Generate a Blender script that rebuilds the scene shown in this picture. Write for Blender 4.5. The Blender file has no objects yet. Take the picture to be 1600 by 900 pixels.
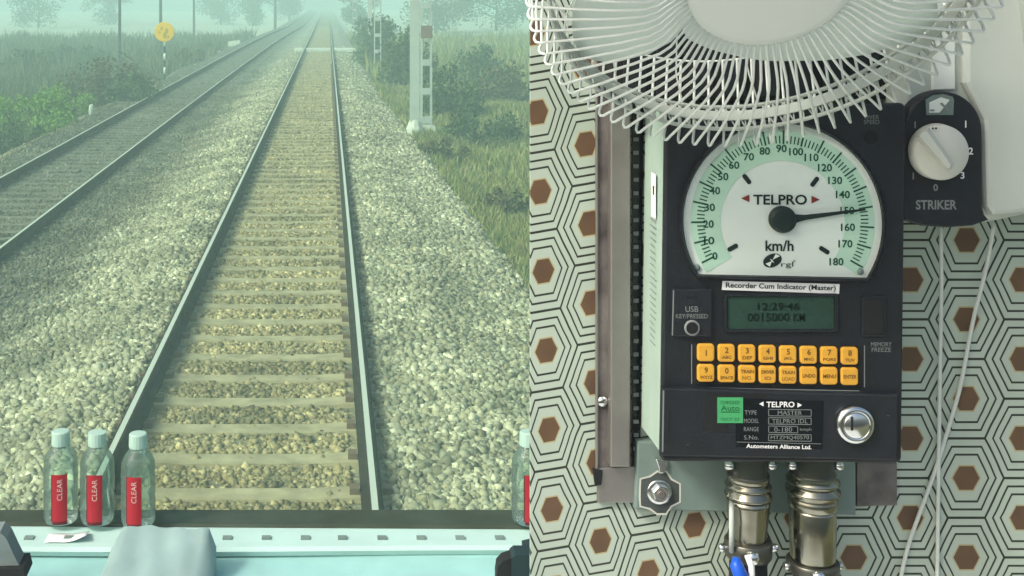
import bpy, bmesh, math, random
import numpy as np
from mathutils import Vector, Matrix
random.seed(7); RNG = np.random.default_rng(11)
S = bpy.context.scene; C = S.collection
R = math.radians
EYE = 2.92            # camera height over the rail heads, metres
K = 1950.0            # focal length of the photograph in its own pixels
WALL = 1.25           # distance from the lens to the laminate wall

# ------------------------------------------------------------------ camera, sky, sun, exposure
cam = bpy.data.cameras.new('camera'); co = bpy.data.objects.new('camera', cam); C.objects.link(co)
co.location = (0, 0, EYE); co.rotation_euler = (R(90), 0, 0)
cam.sensor_width = 36; cam.lens = 36 * K / 1600
cam.shift_x = (800 - 512) / 1600; cam.shift_y = -450 / 1600
cam.clip_start = .02; cam.clip_end = 2000
S.camera = co
SUN_EL, SUN_AZ = 42, -122      # azimuth from +Y (the way the train runs), negative = to the left
W_ = bpy.data.worlds.new('World'); S.world = W_; W_.use_nodes = True
nt = W_.node_tree; nt.nodes.clear()
sky = nt.nodes.new('ShaderNodeTexSky'); sky.sky_type = 'NISHITA'; sky.sun_disc = False
sky.sun_elevation = R(SUN_EL); sky.sun_rotation = R(SUN_AZ); sky.air_density = 1.0; sky.dust_density = 6.0; sky.ozone_density = 1.0
bg = nt.nodes.new('ShaderNodeBackground'); bg.inputs['Strength'].default_value = .15
wo = nt.nodes.new('ShaderNodeOutputWorld')
nt.links.new(sky.outputs[0], bg.inputs[0]); nt.links.new(bg.outputs[0], wo.inputs[0])
sd = bpy.data.lights.new('sun', 'SUN'); sd.energy = 2.0; sd.angle = R(9); sd.color = (1, .95, .86)
so = bpy.data.objects.new('sun', sd); C.objects.link(so)
az, el = R(SUN_AZ), R(SUN_EL)
d_ = Vector((math.sin(az) * math.cos(el), math.cos(az) * math.cos(el), math.sin(el)))
so.rotation_euler = d_.to_track_quat('Z', 'Y').to_euler(); so.location = d_ * 60
vs = S.view_settings
S.display_settings.display_device = 'sRGB'
vs.view_transform = 'Standard'; vs.look = 'None'; vs.gamma = 1; vs.use_curve_mapping = False
vs.exposure = .42
vs.use_white_balance = True; vs.white_balance_temperature = 6500; vs.white_balance_tint = 4
S.cycles.use_denoising = True
S.cycles.max_bounces = 8; S.cycles.transparent_max_bounces = 16; S.cycles.volume_bounces = 3
S.cycles.volume_step_rate = 4

# ------------------------------------------------------------------ materials
def mat(name, col, rough=.6, metal=0, spec=.4, noise=0, nscale=20, bump=0, bscale=200, coat=0, ncol=None):
    m = bpy.data.materials.new(name); m.use_nodes = True
    t = m.node_tree; p = t.nodes['Principled BSDF']
    p.inputs['Roughness'].default_value = rough; p.inputs['Metallic'].default_value = metal
    p.inputs['Specular IOR Level'].default_value = spec; p.inputs['Coat Weight'].default_value = coat
    p.inputs['Base Color'].default_value = (*col, 1)
    if noise or ncol:
        tc = t.nodes.new('ShaderNodeTexCoord'); n = t.nodes.new('ShaderNodeTexNoise')
        n.inputs['Scale'].default_value = nscale; n.inputs['Detail'].default_value = 5
        t.links.new(tc.outputs['Object'], n.inputs['Vector'])
        r = t.nodes.new('ShaderNodeValToRGB'); t.links.new(n.outputs['Fac'], r.inputs[0])
        c2 = ncol or tuple(max(0, c * (1 - noise)) for c in col)
        r.color_ramp.elements[0].position = .32; r.color_ramp.elements[1].position = .66
        r.color_ramp.elements[0].color = (*c2, 1); r.color_ramp.elements[1].color = (*col, 1)
        t.links.new(r.outputs[0], p.inputs['Base Color'])
        mr = t.nodes.new('ShaderNodeMapRange'); t.links.new(n.outputs['Fac'], mr.inputs[0])
        mr.inputs[1].default_value = .3; mr.inputs[2].default_value = .7
        mr.inputs[3].default_value = min(1, rough * 1.3); mr.inputs[4].default_value = rough * .8
        t.links.new(mr.outputs[0], p.inputs['Roughness'])
    if bump:
        tc = t.nodes.new('ShaderNodeTexCoord'); n = t.nodes.new('ShaderNodeTexNoise')
        n.inputs['Scale'].default_value = bscale; n.inputs['Detail'].default_value = 4
        t.links.new(tc.outputs['Object'], n.inputs['Vector'])
        b = t.nodes.new('ShaderNodeBump'); b.inputs['Strength'].default_value = bump; b.inputs['Distance'].default_value = .002
        t.links.new(n.outputs['Fac'], b.inputs['Height']); t.links.new(b.outputs[0], p.inputs['Normal'])
    return m

def island(name, cols, rough=.85, extra=None):
    """every loose piece takes its own tone out of a ramp"""
    m = bpy.data.materials.new(name); m.use_nodes = True
    t = m.node_tree; p = t.nodes['Principled BSDF']; p.inputs['Roughness'].default_value = rough
    p.inputs['Specular IOR Level'].default_value = .2
    g = t.nodes.new('ShaderNodeNewGeometry'); r = t.nodes.new('ShaderNodeValToRGB')
    t.links.new(g.outputs['Random Per Island'], r.inputs[0])
    e = r.color_ramp.elements
    while len(e) < len(cols): e.new(.5)
    for i, c in enumerate(cols):
        e[i].position = i / (len(cols) - 1); e[i].color = (*c, 1)
    out = r.outputs[0]
    if extra: out = extra(t, g, out)
    t.links.new(out, p.inputs['Base Color'])
    return m

def mth(t, op, a, b=None, c=None):
    n = t.nodes.new('ShaderNodeMath'); n.operation = op
    for i, x in enumerate((a, b, c)):
        if x is None: continue
        if isinstance(x, (int, float)): n.inputs[i].default_value = x
        else: t.links.new(x, n.inputs[i])
    return n.outputs[0]

def mixc(t, fac, a, b):
    n = t.nodes.new('ShaderNodeMix'); n.data_type = 'RGBA'
    for s, x in ((n.inputs['Factor'], fac), (n.inputs['A'], a), (n.inputs['B'], b)):
        if isinstance(x, (int, float)): s.default_value = x
        elif isinstance(x, tuple): s.default_value = (*x, 1)
        else: t.links.new(x, s)
    return n.outputs['Result']

def laminate(name, base, u, v):
    """printed melamine sheet: nested hexagons round a brown core; lengths in units of 0.641 mm"""
    m = bpy.data.materials.new(name); m.use_nodes = True
    t = m.node_tree; p = t.nodes['Principled BSDF']; p.inputs['Roughness'].default_value = .42
    p.inputs['Specular IOR Level'].default_value = .3
    tc = t.nodes.new('ShaderNodeTexCoord'); sx = t.nodes.new('ShaderNodeSeparateXYZ')
    nz = t.nodes.new('ShaderNodeTexNoise'); nz.inputs['Scale'].default_value = 25
    t.links.new(tc.outputs['Object'], nz.inputs['Vector'])
    t.links.new(tc.outputs['Object'], sx.inputs[0])
    wob = mth(t, 'MULTIPLY', mth(t, 'SUBTRACT', nz.outputs['Fac'], .5), 5.0)
    k = K / WALL
    px = mth(t, 'ADD', mth(t, 'MULTIPLY_ADD', sx.outputs['X'], k, 512 - base[0]), wob)
    py = mth(t, 'MULTIPLY_ADD', sx.outputs['Z'], -k, (EYE - FLOOR) * k - base[1])
    det = u[0] * v[1] - u[1] * v[0]
    s = mth(t, 'ADD', mth(t, 'MULTIPLY', px, v[1] / det), mth(t, 'MULTIPLY', py, -v[0] / det))
    q = mth(t, 'ADD', mth(t, 'MULTIPLY', px, -u[1] / det), mth(t, 'MULTIPLY', py, u[0] / det))
    def cell(s, q):
        fs = mth(t, 'ABSOLUTE', mth(t, 'SUBTRACT', s, mth(t, 'ROUND', s)))
        fq = mth(t, 'ABSOLUTE', mth(t, 'SUBTRACT', q, mth(t, 'ROUND', q)))
        y = mth(t, 'MULTIPLY', fq, 2.0)
        return (mth(t, 'MAXIMUM', y, mth(t, 'ADD', mth(t, 'MULTIPLY', fs, 176 / 59), mth(t, 'MULTIPLY', y, .508))),
                mth(t, 'MAXIMUM', y, mth(t, 'ADD', mth(t, 'MULTIPLY', fs, 176 / 69), mth(t, 'MULTIPLY', y, .48))))
    ca, cb = cell(s, q), cell(mth(t, 'ADD', s, .5), mth(t, 'ADD', q, .5))
    d = mth(t, 'MINIMUM', ca[0], cb[0]); core = mth(t, 'MINIMUM', ca[1], cb[1])
    def line(c, w): return mth(t, 'COMPARE', d, c, w)
    ln = mth(t, 'MAXIMUM', mth(t, 'MAXIMUM', line(.59, .026), line(.79, .026)), line(1.0, .031))
    n2 = t.nodes.new('ShaderNodeTexNoise'); n2.inputs['Scale'].default_value = 9; n2.inputs['Detail'].default_value = 6
    t.links.new(tc.outputs['Object'], n2.inputs['Vector'])
    pale = mixc(t, n2.outputs['Fac'], (.36, .43, .37), (.47, .535, .465))
    brn = mixc(t, nz.outputs['Fac'], (.075, .048, .034), (.17, .10, .055))
    n3 = t.nodes.new('ShaderNodeTexNoise'); n3.inputs['Scale'].default_value = 3.5; n3.inputs['Detail'].default_value = 9; n3.inputs['Roughness'].default_value = .7
    t.links.new(tc.outputs['Object'], n3.inputs['Vector'])
    st = mth(t, 'MINIMUM', mth(t, 'MAXIMUM', mth(t, 'MULTIPLY', mth(t, 'SUBTRACT', n3.outputs['Fac'], .52), 3.0), 0.0), .5)
    pale = mixc(t, st, pale, (.30, .33, .27))
    rr = mth(t, 'MULTIPLY_ADD', n3.outputs['Fac'], .5, .2); t.links.new(rr, p.inputs['Roughness'])
    col = mixc(t, mth(t, 'LESS_THAN', core, .33), pale, (.40, .34, .19))
    col = mixc(t, mth(t, 'LESS_THAN', core, .296), col, brn)
    col = mixc(t, ln, col, (.030, .036, .028))
    t.links.new(col, p.inputs['Base Color'])
    return m

FLOOR = EYE - 1.62      # cab floor level
M = dict(
    lam_r=laminate('laminate_right', (1510, 747), (176, 0), (0, 124)),
    lam_l=laminate('laminate_left', (938, 845), (147, -25), (4.5, 124)),
    panel_edge=mat('laminate_edge', (.5, .55, .48), .6),
    black=mat('black_enamel', (.016, .019, .025), .40, ncol=(.009, .011, .014), nscale=35, bump=.15, bscale=900),
    black2=mat('black_print_foil', (.006, .008, .011), .25),
    matte=mat('matte_black', (.008, .009, .010), .75),
    greyline=mat('grey_print', (.20, .22, .22), .6),
    teal=mat('teal_grey_paint', (.19, .255, .235), .5, noise=.25, nscale=14),
    teal_l=mat('pale_teal_paint', (.40, .52, .45), .4, noise=.15, nscale=18),
    dial_w=mat('dial_white', (.66, .74, .69), .35),
    dial_g=mat('dial_green', (.43, .64, .51), .35),
    ink=mat('dark_ink', (.008, .02, .018), .5),
    inkg=mat('green_ink', (.012, .075, .045), .5),
    red=mat('red_ink', (.20, .03, .025), .5),
    white=mat('white_sticker', (.80, .80, .80), .5),
    lcd=mat('lcd_green', (.030, .066, .050), .25, noise=.2, nscale=30),
    lcdt=mat('lcd_digits', (.003, .012, .008), .3),
    key=mat('yellow_rubber', (.70, .36, .04), .5, noise=.12, nscale=80),
    keyt=mat('key_print', (.16, .07, .015), .6),
    green=mat('green_sticker', (.07, .36, .14), .4),
    greent=mat('green_sticker_print', (.01, .12, .035), .5),
    chrome=mat('polished_steel', (.75, .76, .76), .18, 1),
    steel=mat('dull_aluminium', (.42, .40, .38), .42, .85, ncol=(.27, .25, .24), nscale=10),
    steel_d=mat('aged_zinc_plate', (.24, .22, .21), .5, .4, ncol=(.06, .05, .05), nscale=22),
    nickel=mat('olive_nickel', (.44, .43, .36), .2, 1, ncol=(.26, .25, .20), nscale=30),
    nickel_d=mat('dark_nickel', (.12, .12, .105), .35, .8),
    fanw=mat('fan_white', (.72, .76, .73), .35),
    fang=mat('fan_grey_plastic', (.50, .54, .50), .42, noise=.06, nscale=8),
    blade=mat('fan_blade', (.70, .80, .75), .35),
    knob=mat('knob_cream', (.60, .61, .55), .45),
    cordm=mat('white_cord', (.60, .64, .60), .5),
    blue=mat('blue_tie', (.01, .09, .55), .4),
    dash=mat('mint_dash', (.34, .60, .585), .45, noise=.2, nscale=9),
    sill=mat('pale_sill', (.47, .66, .62), .5, noise=.1, nscale=12),
    gasket=mat('dark_gasket', (.045, .065, .045), .7, noise=.3, nscale=8),
    floorm=mat('light_bounce_floor', (.74, .76, .73), .6, noise=.15, nscale=5),  # out-of-view floor, coloured pale to bounce light up onto the fan
    dark=mat('dark_plastic', (.012, .028, .032), .55),
    greyc=mat('grey_cloth', (.20, .24, .24), .8, noise=.3, nscale=15),
    sheet=mat('blue_grey_cloth', (.27, .39, .385), .65, noise=.2, nscale=11),
    redlab=mat('red_label', (.36, .012, .025), .45),
    maroon=mat('maroon_label_edge', (.10, .01, .012), .45),
    labt=mat('label_print', (.62, .45, .42), .5),
    cap=mat('mint_cap', (.37, .52, .45), .4),
    rail_t=mat('rail_running_top', (.66, .64, .56), .42, .25),
    rail_s=mat('rail_rust', (.040, .030, .022), .9, spec=.08, noise=.4, nscale=6),
    conc=mat('sleeper_concrete', (.44, .365, .225), .85, noise=.4, nscale=5, bump=.3, bscale=60),
    conc_d=mat('grimy_sleeper_concrete', (.20, .185, .145), .85, noise=.4, nscale=5),
    scrape=mat('scraped_primer', (.07, .085, .085), .7, noise=.5, nscale=40),
    clip=mat('rusty_clip', (.15, .10, .065), .8),
    mast=mat('galvanised_mast', (.55, .58, .57), .5, .2, noise=.15, nscale=2),
    mast_r=mat('mast_red_plate', (.24, .17, .16), .6),
    muff=mat('white_concrete', (.66, .66, .60), .85, noise=.3, nscale=6),
    yellow=mat('yellow_enamel', (.95, .55, .004), .5, noise=.1, nscale=4),
    yellow2=mat('ochre_mark', (.50, .33, .02), .6),
    pole=mat('dark_pole', (.05, .055, .055), .7),
    bark=mat('bark', (.09, .07, .05), .9, noise=.4, nscale=6),
)
def gauge_tint(t, g, c):
    sx = t.nodes.new('ShaderNodeSeparateXYZ'); t.links.new(g.outputs['Position'], sx.inputs[0])
    nz = t.nodes.new('ShaderNodeTexNoise'); nz.inputs['Scale'].default_value = 1.3; nz.inputs['Detail'].default_value = 4
    t.links.new(g.outputs['Position'], nz.inputs['Vector'])
    x = mth(t, 'ADD', sx.outputs['X'], mth(t, 'MULTIPLY', mth(t, 'SUBTRACT', nz.outputs['Fac'], .5), .8))
    def band(c0, w):
        f = mth(t, 'SUBTRACT', 1.0, mth(t, 'DIVIDE', mth(t, 'ABSOLUTE', mth(t, 'SUBTRACT', x, c0)), w))
        return mth(t, 'MINIMUM', mth(t, 'MAXIMUM', mth(t, 'MULTIPLY', f, 3.0), 0.0), 1.0)
    mul = t.nodes.new('ShaderNodeMix'); mul.data_type = 'RGBA'; mul.blend_type = 'MULTIPLY'
    mul.inputs['B'].default_value = (.92, .80, .62, 1); t.links.new(c, mul.inputs['A'])
    t.links.new(band(-.56, 1.0), mul.inputs['Factor'])
    pz = t.nodes.new('ShaderNodeTexNoise'); pz.inputs['Scale'].default_value = 1.1; pz.inputs['Detail'].default_value = 7; pz.inputs['Roughness'].default_value = .65
    t.links.new(g.outputs['Position'], pz.inputs['Vector'])
    pr_ = t.nodes.new('ShaderNodeValToRGB'); t.links.new(pz.outputs['Fac'], pr_.inputs[0])
    pr_.color_ramp.elements[0].position = .36; pr_.color_ramp.elements[0].color = (.55, .54, .50, 1)
    pr_.color_ramp.elements[1].position = .64; pr_.color_ramp.elements[1].color = (1.25, 1.22, 1.15, 1)
    mp = t.nodes.new('ShaderNodeMix'); mp.data_type = 'RGBA'; mp.blend_type = 'MULTIPLY'; mp.inputs['Factor'].default_value = 1
    t.links.new(mul.outputs['Result'], mp.inputs['A']); t.links.new(pr_.outputs[0], mp.inputs['B'])
    m2 = t.nodes.new('ShaderNodeMix'); m2.data_type = 'RGBA'; m2.blend_type = 'MULTIPLY'
    m2.inputs['B'].default_value = (.42, .43, .43, 1); t.links.new(mp.outputs['Result'], m2.inputs['A'])
    t.links.new(band(-5.2, 2.75), m2.inputs['Factor'])
    return m2.outputs['Result']
M['stone'] = island('ballast_stone', [(.19, .175, .12), (.32, .305, .23), (.42, .40, .31), (.36, .32, .22), (.72, .68, .53)], .85, gauge_tint)
M['grass'] = island('grass_blades', [(.13, .165, .045), (.20, .235, .07), (.34, .28, .12), (.16, .20, .06), (.46, .38, .21)], .8)
M['grass_d'] = island('field_grass_blades', [(.05, .085, .035), (.09, .12, .045), (.17, .14, .075), (.06, .10, .04), (.13, .13, .06)], .8)
def leafm(n, a, b, c): return island(n, [a, b, c], .7)
M['leaf_b'] = leafm('leaves_bright', (.10, .20, .025), (.17, .30, .04), (.26, .38, .08))
M['leaf_d'] = leafm('leaves_dark', (.036, .06, .024), (.06, .095, .034), (.10, .14, .05))
M['leaf_o'] = leafm('leaves_olive', (.06, .065, .025), (.10, .09, .04), (.15, .125, .06))

def ground_mat():
    m = bpy.data.materials.new('earth'); m.use_nodes = True
    t = m.node_tree; p = t.nodes['Principled BSDF']; p.inputs['Roughness'].default_value = .95
    g = t.nodes.new('ShaderNodeNewGeometry')
    def noise(sc, det=6):
        n = t.nodes.new('ShaderNodeTexNoise'); n.inputs['Scale'].default_value = sc; n.inputs['Detail'].default_value = det
        t.links.new(g.outputs['Position'], n.inputs['Vector']); return n.outputs['Fac']
    v = t.nodes.new('ShaderNodeTexVoronoi'); v.inputs['Scale'].default_value = 18
    t.links.new(g.outputs['Position'], v.inputs['Vector'])
    sp = t.nodes.new('ShaderNodeSeparateColor'); t.links.new(v.outputs['Color'], sp.inputs[0])
    st = mixc(t, sp.outputs[0], (.17, .17, .135), (.40, .39, .32))
    st = gauge_tint(t, g, st)
    gr = mixc(t, noise(.5), (.07, .10, .03), (.19, .165, .075))
    at = t.nodes.new('ShaderNodeAttribute'); at.attribute_name = 'veg'
    f = mth(t, 'GREATER_THAN', mth(t, 'ADD', at.outputs['Fac'], mth(t, 'MULTIPLY', mth(t, 'SUBTRACT', noise(2.5), .5), .9)), .5)
    sy = t.nodes.new('ShaderNodeSeparateXYZ'); t.links.new(g.outputs['Position'], sy.inputs[0])
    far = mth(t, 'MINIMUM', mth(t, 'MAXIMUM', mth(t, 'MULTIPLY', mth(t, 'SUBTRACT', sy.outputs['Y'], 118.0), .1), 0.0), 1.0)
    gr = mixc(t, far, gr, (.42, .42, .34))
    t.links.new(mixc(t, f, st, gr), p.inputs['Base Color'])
    b = t.nodes.new('ShaderNodeBump'); b.inputs['Distance'].default_value = .05
    t.links.new(v.outputs['Distance'], b.inputs['Height']); b.inputs['Strength'].default_value = .5
    t.links.new(b.outputs[0], p.inputs['Normal'])
    return m
M['earth'] = ground_mat()

def glassy(name, tint, veil, dcol, gloss):
    m = bpy.data.materials.new(name); m.use_nodes = True
    t = m.node_tree; t.nodes.clear()
    tr = t.nodes.new('ShaderNodeBsdfTransparent'); tr.inputs[0].default_value = (*tint, 1)
    df = t.nodes.new('ShaderNodeBsdfDiffuse'); df.inputs[0].default_value = (*dcol, 1)
    tl = t.nodes.new('ShaderNodeBsdfTranslucent'); tl.inputs[0].default_value = (*dcol, 1)
    a = t.nodes.new('ShaderNodeMixShader'); t.links.new(df.outputs[0], a.inputs[1]); t.links.new(tl.outputs[0], a.inputs[2])
    b = t.nodes.new('ShaderNodeMixShader'); b.inputs[0].default_value = veil
    t.links.new(tr.outputs[0], b.inputs[1]); t.links.new(a.outputs[0], b.inputs[2])
    gl = t.nodes.new('ShaderNodeBsdfGlossy'); gl.inputs['Roughness'].default_value = .06
    c = t.nodes.new('ShaderNodeMixShader')
    lw = t.nodes.new('ShaderNodeLayerWeight'); lw.inputs[0].default_value = .3
    t.links.new(mth(t, 'MULTIPLY', lw.outputs['Fresnel'], gloss), c.inputs[0])
    t.links.new(b.outputs[0], c.inputs[1]); t.links.new(gl.outputs[0], c.inputs[2])
    o = t.nodes.new('ShaderNodeOutputMaterial'); t.links.new(c.outputs[0], o.inputs[0])
    return m
M['screen'] = glassy('dust_veil_green_glass', (.885, 1.0, .93), .05, (.52, .76, .73), .05)  # dust film whose pale diffuse share stands in for veiling haze, lifting the blacks
M['pet'] = glassy('clear_bottle_plastic', (.86, .95, .90), .17, (.52, .68, .60), .8)

# ------------------------------------------------------------------ mesh helpers
def P(px, py, z):      # a point z metres ahead of the lens
    return Vector(((px - 512) * z / K, z, EYE - py * z / K))
def Wp(px, py, d=0):   # a point d metres proud of the laminate wall
    return P(px, py, WALL - d)

def inset(pts, e):
    n = len(pts); out = []
    ar = sum(pts[i][0] * pts[(i + 1) % n][1] - pts[(i + 1) % n][0] * pts[i][1] for i in range(n))
    s = 1 if ar > 0 else -1
    for i in range(n):
        a, b, c = Vector(pts[i - 1]), Vector(pts[i]), Vector(pts[(i + 1) % n])
        d1 = (b - a).normalized(); d2 = (c - b).normalized()
        n1 = Vector((-d1.y, d1.x)) * s; n2 = Vector((-d2.y, d2.x)) * s
        k = n1 + n2; k = k / max(.3, k.dot(n1)) if k.length > 1e-6 else n1
        out.append(tuple(b + k * e))
    return out
def rrect(x0, y0, x1, y1, r, n=4):
    o = []
    for cx, cy, a in ((x1 - r, y0 + r, -90), (x1 - r, y1 - r, 0), (x0 + r, y1 - r, 90), (x0 + r, y0 + r, 180)):
        for i in range(n + 1):
            t = R(a + 90 * i / n); o.append((cx + r * math.cos(t), cy + r * math.sin(t)))
    return o
def circ(cx, cy, r, n=32, ry=None):
    return [(cx + r * math.cos(2 * math.pi * i / n), cy + (ry or r) * math.sin(2 * math.pi * i / n)) for i in range(n)]

_txt = {}
def text2d(s, bold=False):
    key = (s, bold)
    if key not in _txt:
        cu = bpy.data.curves.new('t', 'FONT'); cu.body = s; cu.offset = .022 if bold else 0; cu.resolution_u = 3; cu.fill_mode = 'FRONT'
        o = bpy.data.objects.new('t', cu); C.objects.link(o)
        dg = bpy.context.evaluated_depsgraph_get(); e = o.evaluated_get(dg); me = e.to_mesh()
        vv = [(v.co.x, v.co.y) for v in me.vertices]; ff = [tuple(p.vertices) for p in me.polygons]
        e.to_mesh_clear(); bpy.data.objects.remove(o); bpy.data.curves.remove(cu)
        x0 = min(v[0] for v in vv); x1 = max(v[0] for v in vv); y0 = min(v[1] for v in vv); y1 = max(v[1] for v in vv)
        _txt[key] = ([((x - (x0 + x1) / 2) / max(1e-6, x1 - x0), -(y - (y0 + y1) / 2) / max(1e-6, y1 - y0)) for x, y in vv], ff, (x1 - x0) / max(1e-6, y1 - y0))
    return _txt[key]

class MB:
    def __init__(s): s.v = []; s.f = []; s.mi = []; s.sm = []; s.ms = []; s.cur = 0
    def mat(s, k):
        m = M[k]
        if m not in s.ms: s.ms.append(m)
        s.cur = s.ms.index(m); return s
    def add(s, verts, faces, smooth=False):
        o = len(s.v); s.v += [tuple(x) for x in verts]
        for f in faces: s.f.append(tuple(i + o for i in f)); s.mi.append(s.cur); s.sm.append(smooth)
        return s
    def rings(s, rs, close=True, c0=True, c1=True, smooth=False):
        n = len(rs[0]); V = [p for r in rs for p in r]; F = []
        for k in range(len(rs) - 1):
            for i in range(n if close else n - 1):
                j = (i + 1) % n
                F.append((k * n + i, k * n + j, (k + 1) * n + j, (k + 1) * n + i))
        s.add(V, F, smooth)
        o = len(s.v) - len(V)
        for c, k in ((c0, 0), (c1, len(rs) - 1)):
            if c: s.f.append(tuple(o + k * n + i for i in range(n))); s.mi.append(s.cur); s.sm.append(False)
        return s
    def slab(s, pts, d1, d0, ch=0.0, smooth=False):
        """a block on the wall: outline pts (units as seen), from d0 to d1 proud of the wall"""
        k = K / (WALL - d1)
        rs = []
        if ch:
            e = [Wp(x, y, d1) for x, y in inset(pts, ch * k)]
            e2 = [Wp(x, y, d1) for x, y in inset(pts, ch * k * .3)]
            rs.append(e); rs.append([Vector((p.x, p.y + ch * .3, p.z)) for p in e2])
        f = [Wp(x, y, d1) for x, y in pts]
        rs.append([Vector((p.x, p.y + ch, p.z)) for p in f])
        rs.append([Vector((p.x, WALL - d0, p.z)) for p in f])
        return s.rings(rs)
    def flat(s, pts, d): return s.add([Wp(x, y, d) for x, y in pts], [tuple(range(len(pts)))])
    def text(s, body, cx, cy, d, w=None, h=None, rot=0, bold=False):
        vv, ff, asp = text2d(body, bold)
        if w is None: w = h * asp
        if h is None: h = w / asp
        c, n = math.cos(R(rot)), math.sin(R(rot))
        q = [(x * w, y * h) for x, y in vv]
        return s.add([Wp(cx + x * c - y * n, cy + x * n + y * c, d) for x, y in q], ff)
    def box(s, c, sz, rz=0):
        x, y, z = sz[0] / 2, sz[1] / 2, sz[2] / 2; a, b = math.cos(rz), math.sin(rz)
        q = []
        for X, Y in ((-x, -y), (x, -y), (x, y), (-x, y)): q.append((c[0] + X * a - Y * b, c[1] + X * b + Y * a))
        return s.rings([[Vector((p[0], p[1], c[2] - z)) for p in q], [Vector((p[0], p[1], c[2] + z)) for p in q]])
    def tube(s, pts, r, n=8, closed=False):
        pts = [Vector(p) for p in pts]; m = len(pts); rs = []; up = None
        for i, p in enumerate(pts):
            a = pts[i - 1] if (i or closed) else p; b = pts[(i + 1) % m] if (i < m - 1 or closed) else p
            t = (b - a).normalized()
            if up is None: up = t.orthogonal().normalized()
            up = (up - t * up.dot(t)); up = up.normalized() if up.length > 1e-6 else t.orthogonal().normalized()
            w = t.cross(up); rr = r[i] if isinstance(r, (list, tuple)) else r
            rs.append([p + (up * math.cos(2 * math.pi * k / n) + w * math.sin(2 * math.pi * k / n)) * rr for k in range(n)])
        if closed: rs.append(rs[0])
        return s.rings(rs, c0=not closed, c1=not closed, smooth=True)
    def lathe(s, prof, o, ax=(0, 0, 1), n=32, smooth=True, c0=True, c1=True):
        o = Vector(o); ax = Vector(ax).normalized(); u = ax.orthogonal().normalized(); w = ax.cross(u)
        return s.rings([[o + ax * t + (u * math.cos(2 * math.pi * k / n) + w * math.sin(2 * math.pi * k / n)) * r for k in range(n)] for r, t in prof], c0=c0, c1=c1, smooth=smooth)
    def build(s, name, parent=None, label=None):
        me = bpy.data.meshes.new(name)
        base = Vector(parent['_at']) if parent is not None and '_at' in parent else Vector((0, 0, 0))
        me.from_pydata([tuple(Vector(v) - base) for v in s.v], [], s.f)
        for m in s.ms: me.materials.append(m)
        me.polygons.foreach_set('material_index', s.mi); me.polygons.foreach_set('use_smooth', s.sm)
        bm = bmesh.new(); bm.from_mesh(me); bmesh.ops.recalc_face_normals(bm, faces=bm.faces); bm.to_mesh(me); bm.free()
        o = bpy.data.objects.new(name, me); C.objects.link(o)
        if parent is not None: o.parent = parent; o['_at'] = tuple(base)
        if label: o['label'] = label
        ALL.append(o)
        return o
ALL = []
def thing(name, label, cat, at, group=None):
    o = bpy.data.objects.new(name, None); C.objects.link(o); o.location = at; o.empty_display_size = .05
    o['label'] = label; o['category'] = cat; o['_at'] = tuple(at)
    if group: o['group'] = group
    ALL.append(o); return o
def tag(o, label, cat, group=None):
    o['label'] = label; o['category'] = cat
    if group: o['group'] = group
    return o
def one(mb, name, label, cat, at, group=None):     # a thing that is a single mesh
    r = {'_at': at}
    base = Vector(at); mb.v = [tuple(Vector(v) - base) for v in mb.v]
    o = mb.build(name); o.location = at
    return tag(o, label, cat, group)
def npmesh(name, verts, faces, m, nv):
    me = bpy.data.meshes.new(name); nf = len(faces)
    me.vertices.add(len(verts)); me.vertices.foreach_set('co', verts.astype(np.float32).ravel())
    me.loops.add(nf * nv); me.loops.foreach_set('vertex_index', faces.astype(np.int32).ravel())
    me.polygons.add(nf); me.polygons.foreach_set('loop_start', np.arange(nf, dtype=np.int32) * nv)
    me.update(calc_edges=True); me.materials.append(m)
    o = bpy.data.objects.new(name, me); C.objects.link(o); return o

# ------------------------------------------------------------------ terrain
def lx(y):      # centre line of the left hand track
    t = np.clip((np.asarray(y, float) - 32) / 90, 0, 1.2); return -5.10 + 1.05 * t ** 1.5
def lz(y):
    t = np.clip((np.asarray(y, float) - 25) / 85, 0, 1); return -.30 + .30 * t * t * (3 - 2 * t)
OURX = -.565
def edge_r(y): return 1.62 + .5 * np.clip((45 - np.asarray(y, float)) / 30, 0, 1)
def ground_h(x, y):
    x = np.asarray(x, float); y = np.asarray(y, float)
    cl, zl = lx(y), lz(y) - .155
    er = edge_r(y)
    xs = [np.full_like(x, -60), cl - 6, cl - 2.9, cl - 1.75, cl - 1.02, cl - .76, cl + .76, cl + 1.02, cl + 1.55, np.full_like(x, -2.15), np.full_like(x, -1.95), np.full_like(x, -1.56), np.full_like(x, -1.42), np.full_like(x, -1.25), np.full_like(x, OURX), np.full_like(x, .12), np.full_like(x, .29), np.full_like(x, .43), np.full_like(x, .95), er, er + .8, er + 4, np.full_like(x, 60)]
    zs = [-1.0 + 0 * x, -1.1 + 0 * x, zl - .55, zl, zl - .01, zl - .045, zl - .045, zl - .01, zl - .05, -.25 + 0 * x, -.17 + 0 * x, -.165 + 0 * x, -.21 + 0 * x, -.20 + 0 * x, -.20 + 0 * x, -.20 + 0 * x, -.21 + 0 * x, -.165 + 0 * x, -.15 + 0 * x, -.32 + 0 * x, -.68 + 0 * x, -.75 + 0 * x, -.4 + 0 * x]
    h = np.array(zs[0])
    for i in range(len(xs) - 1):
        t = np.clip((x - xs[i]) / np.maximum(xs[i + 1] - xs[i], 1e-3), 0, 1)
        h = np.where(x >= xs[i], zs[i] + (zs[i + 1] - zs[i]) * t, h)
    w = np.clip(np.abs(x + 2) - 4.2, 0, 1.5) / 1.5
    return h + w * (.12 * np.sin(x * .9 + y * .23) + .1 * np.sin(y * .6 - x * .4))
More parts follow.
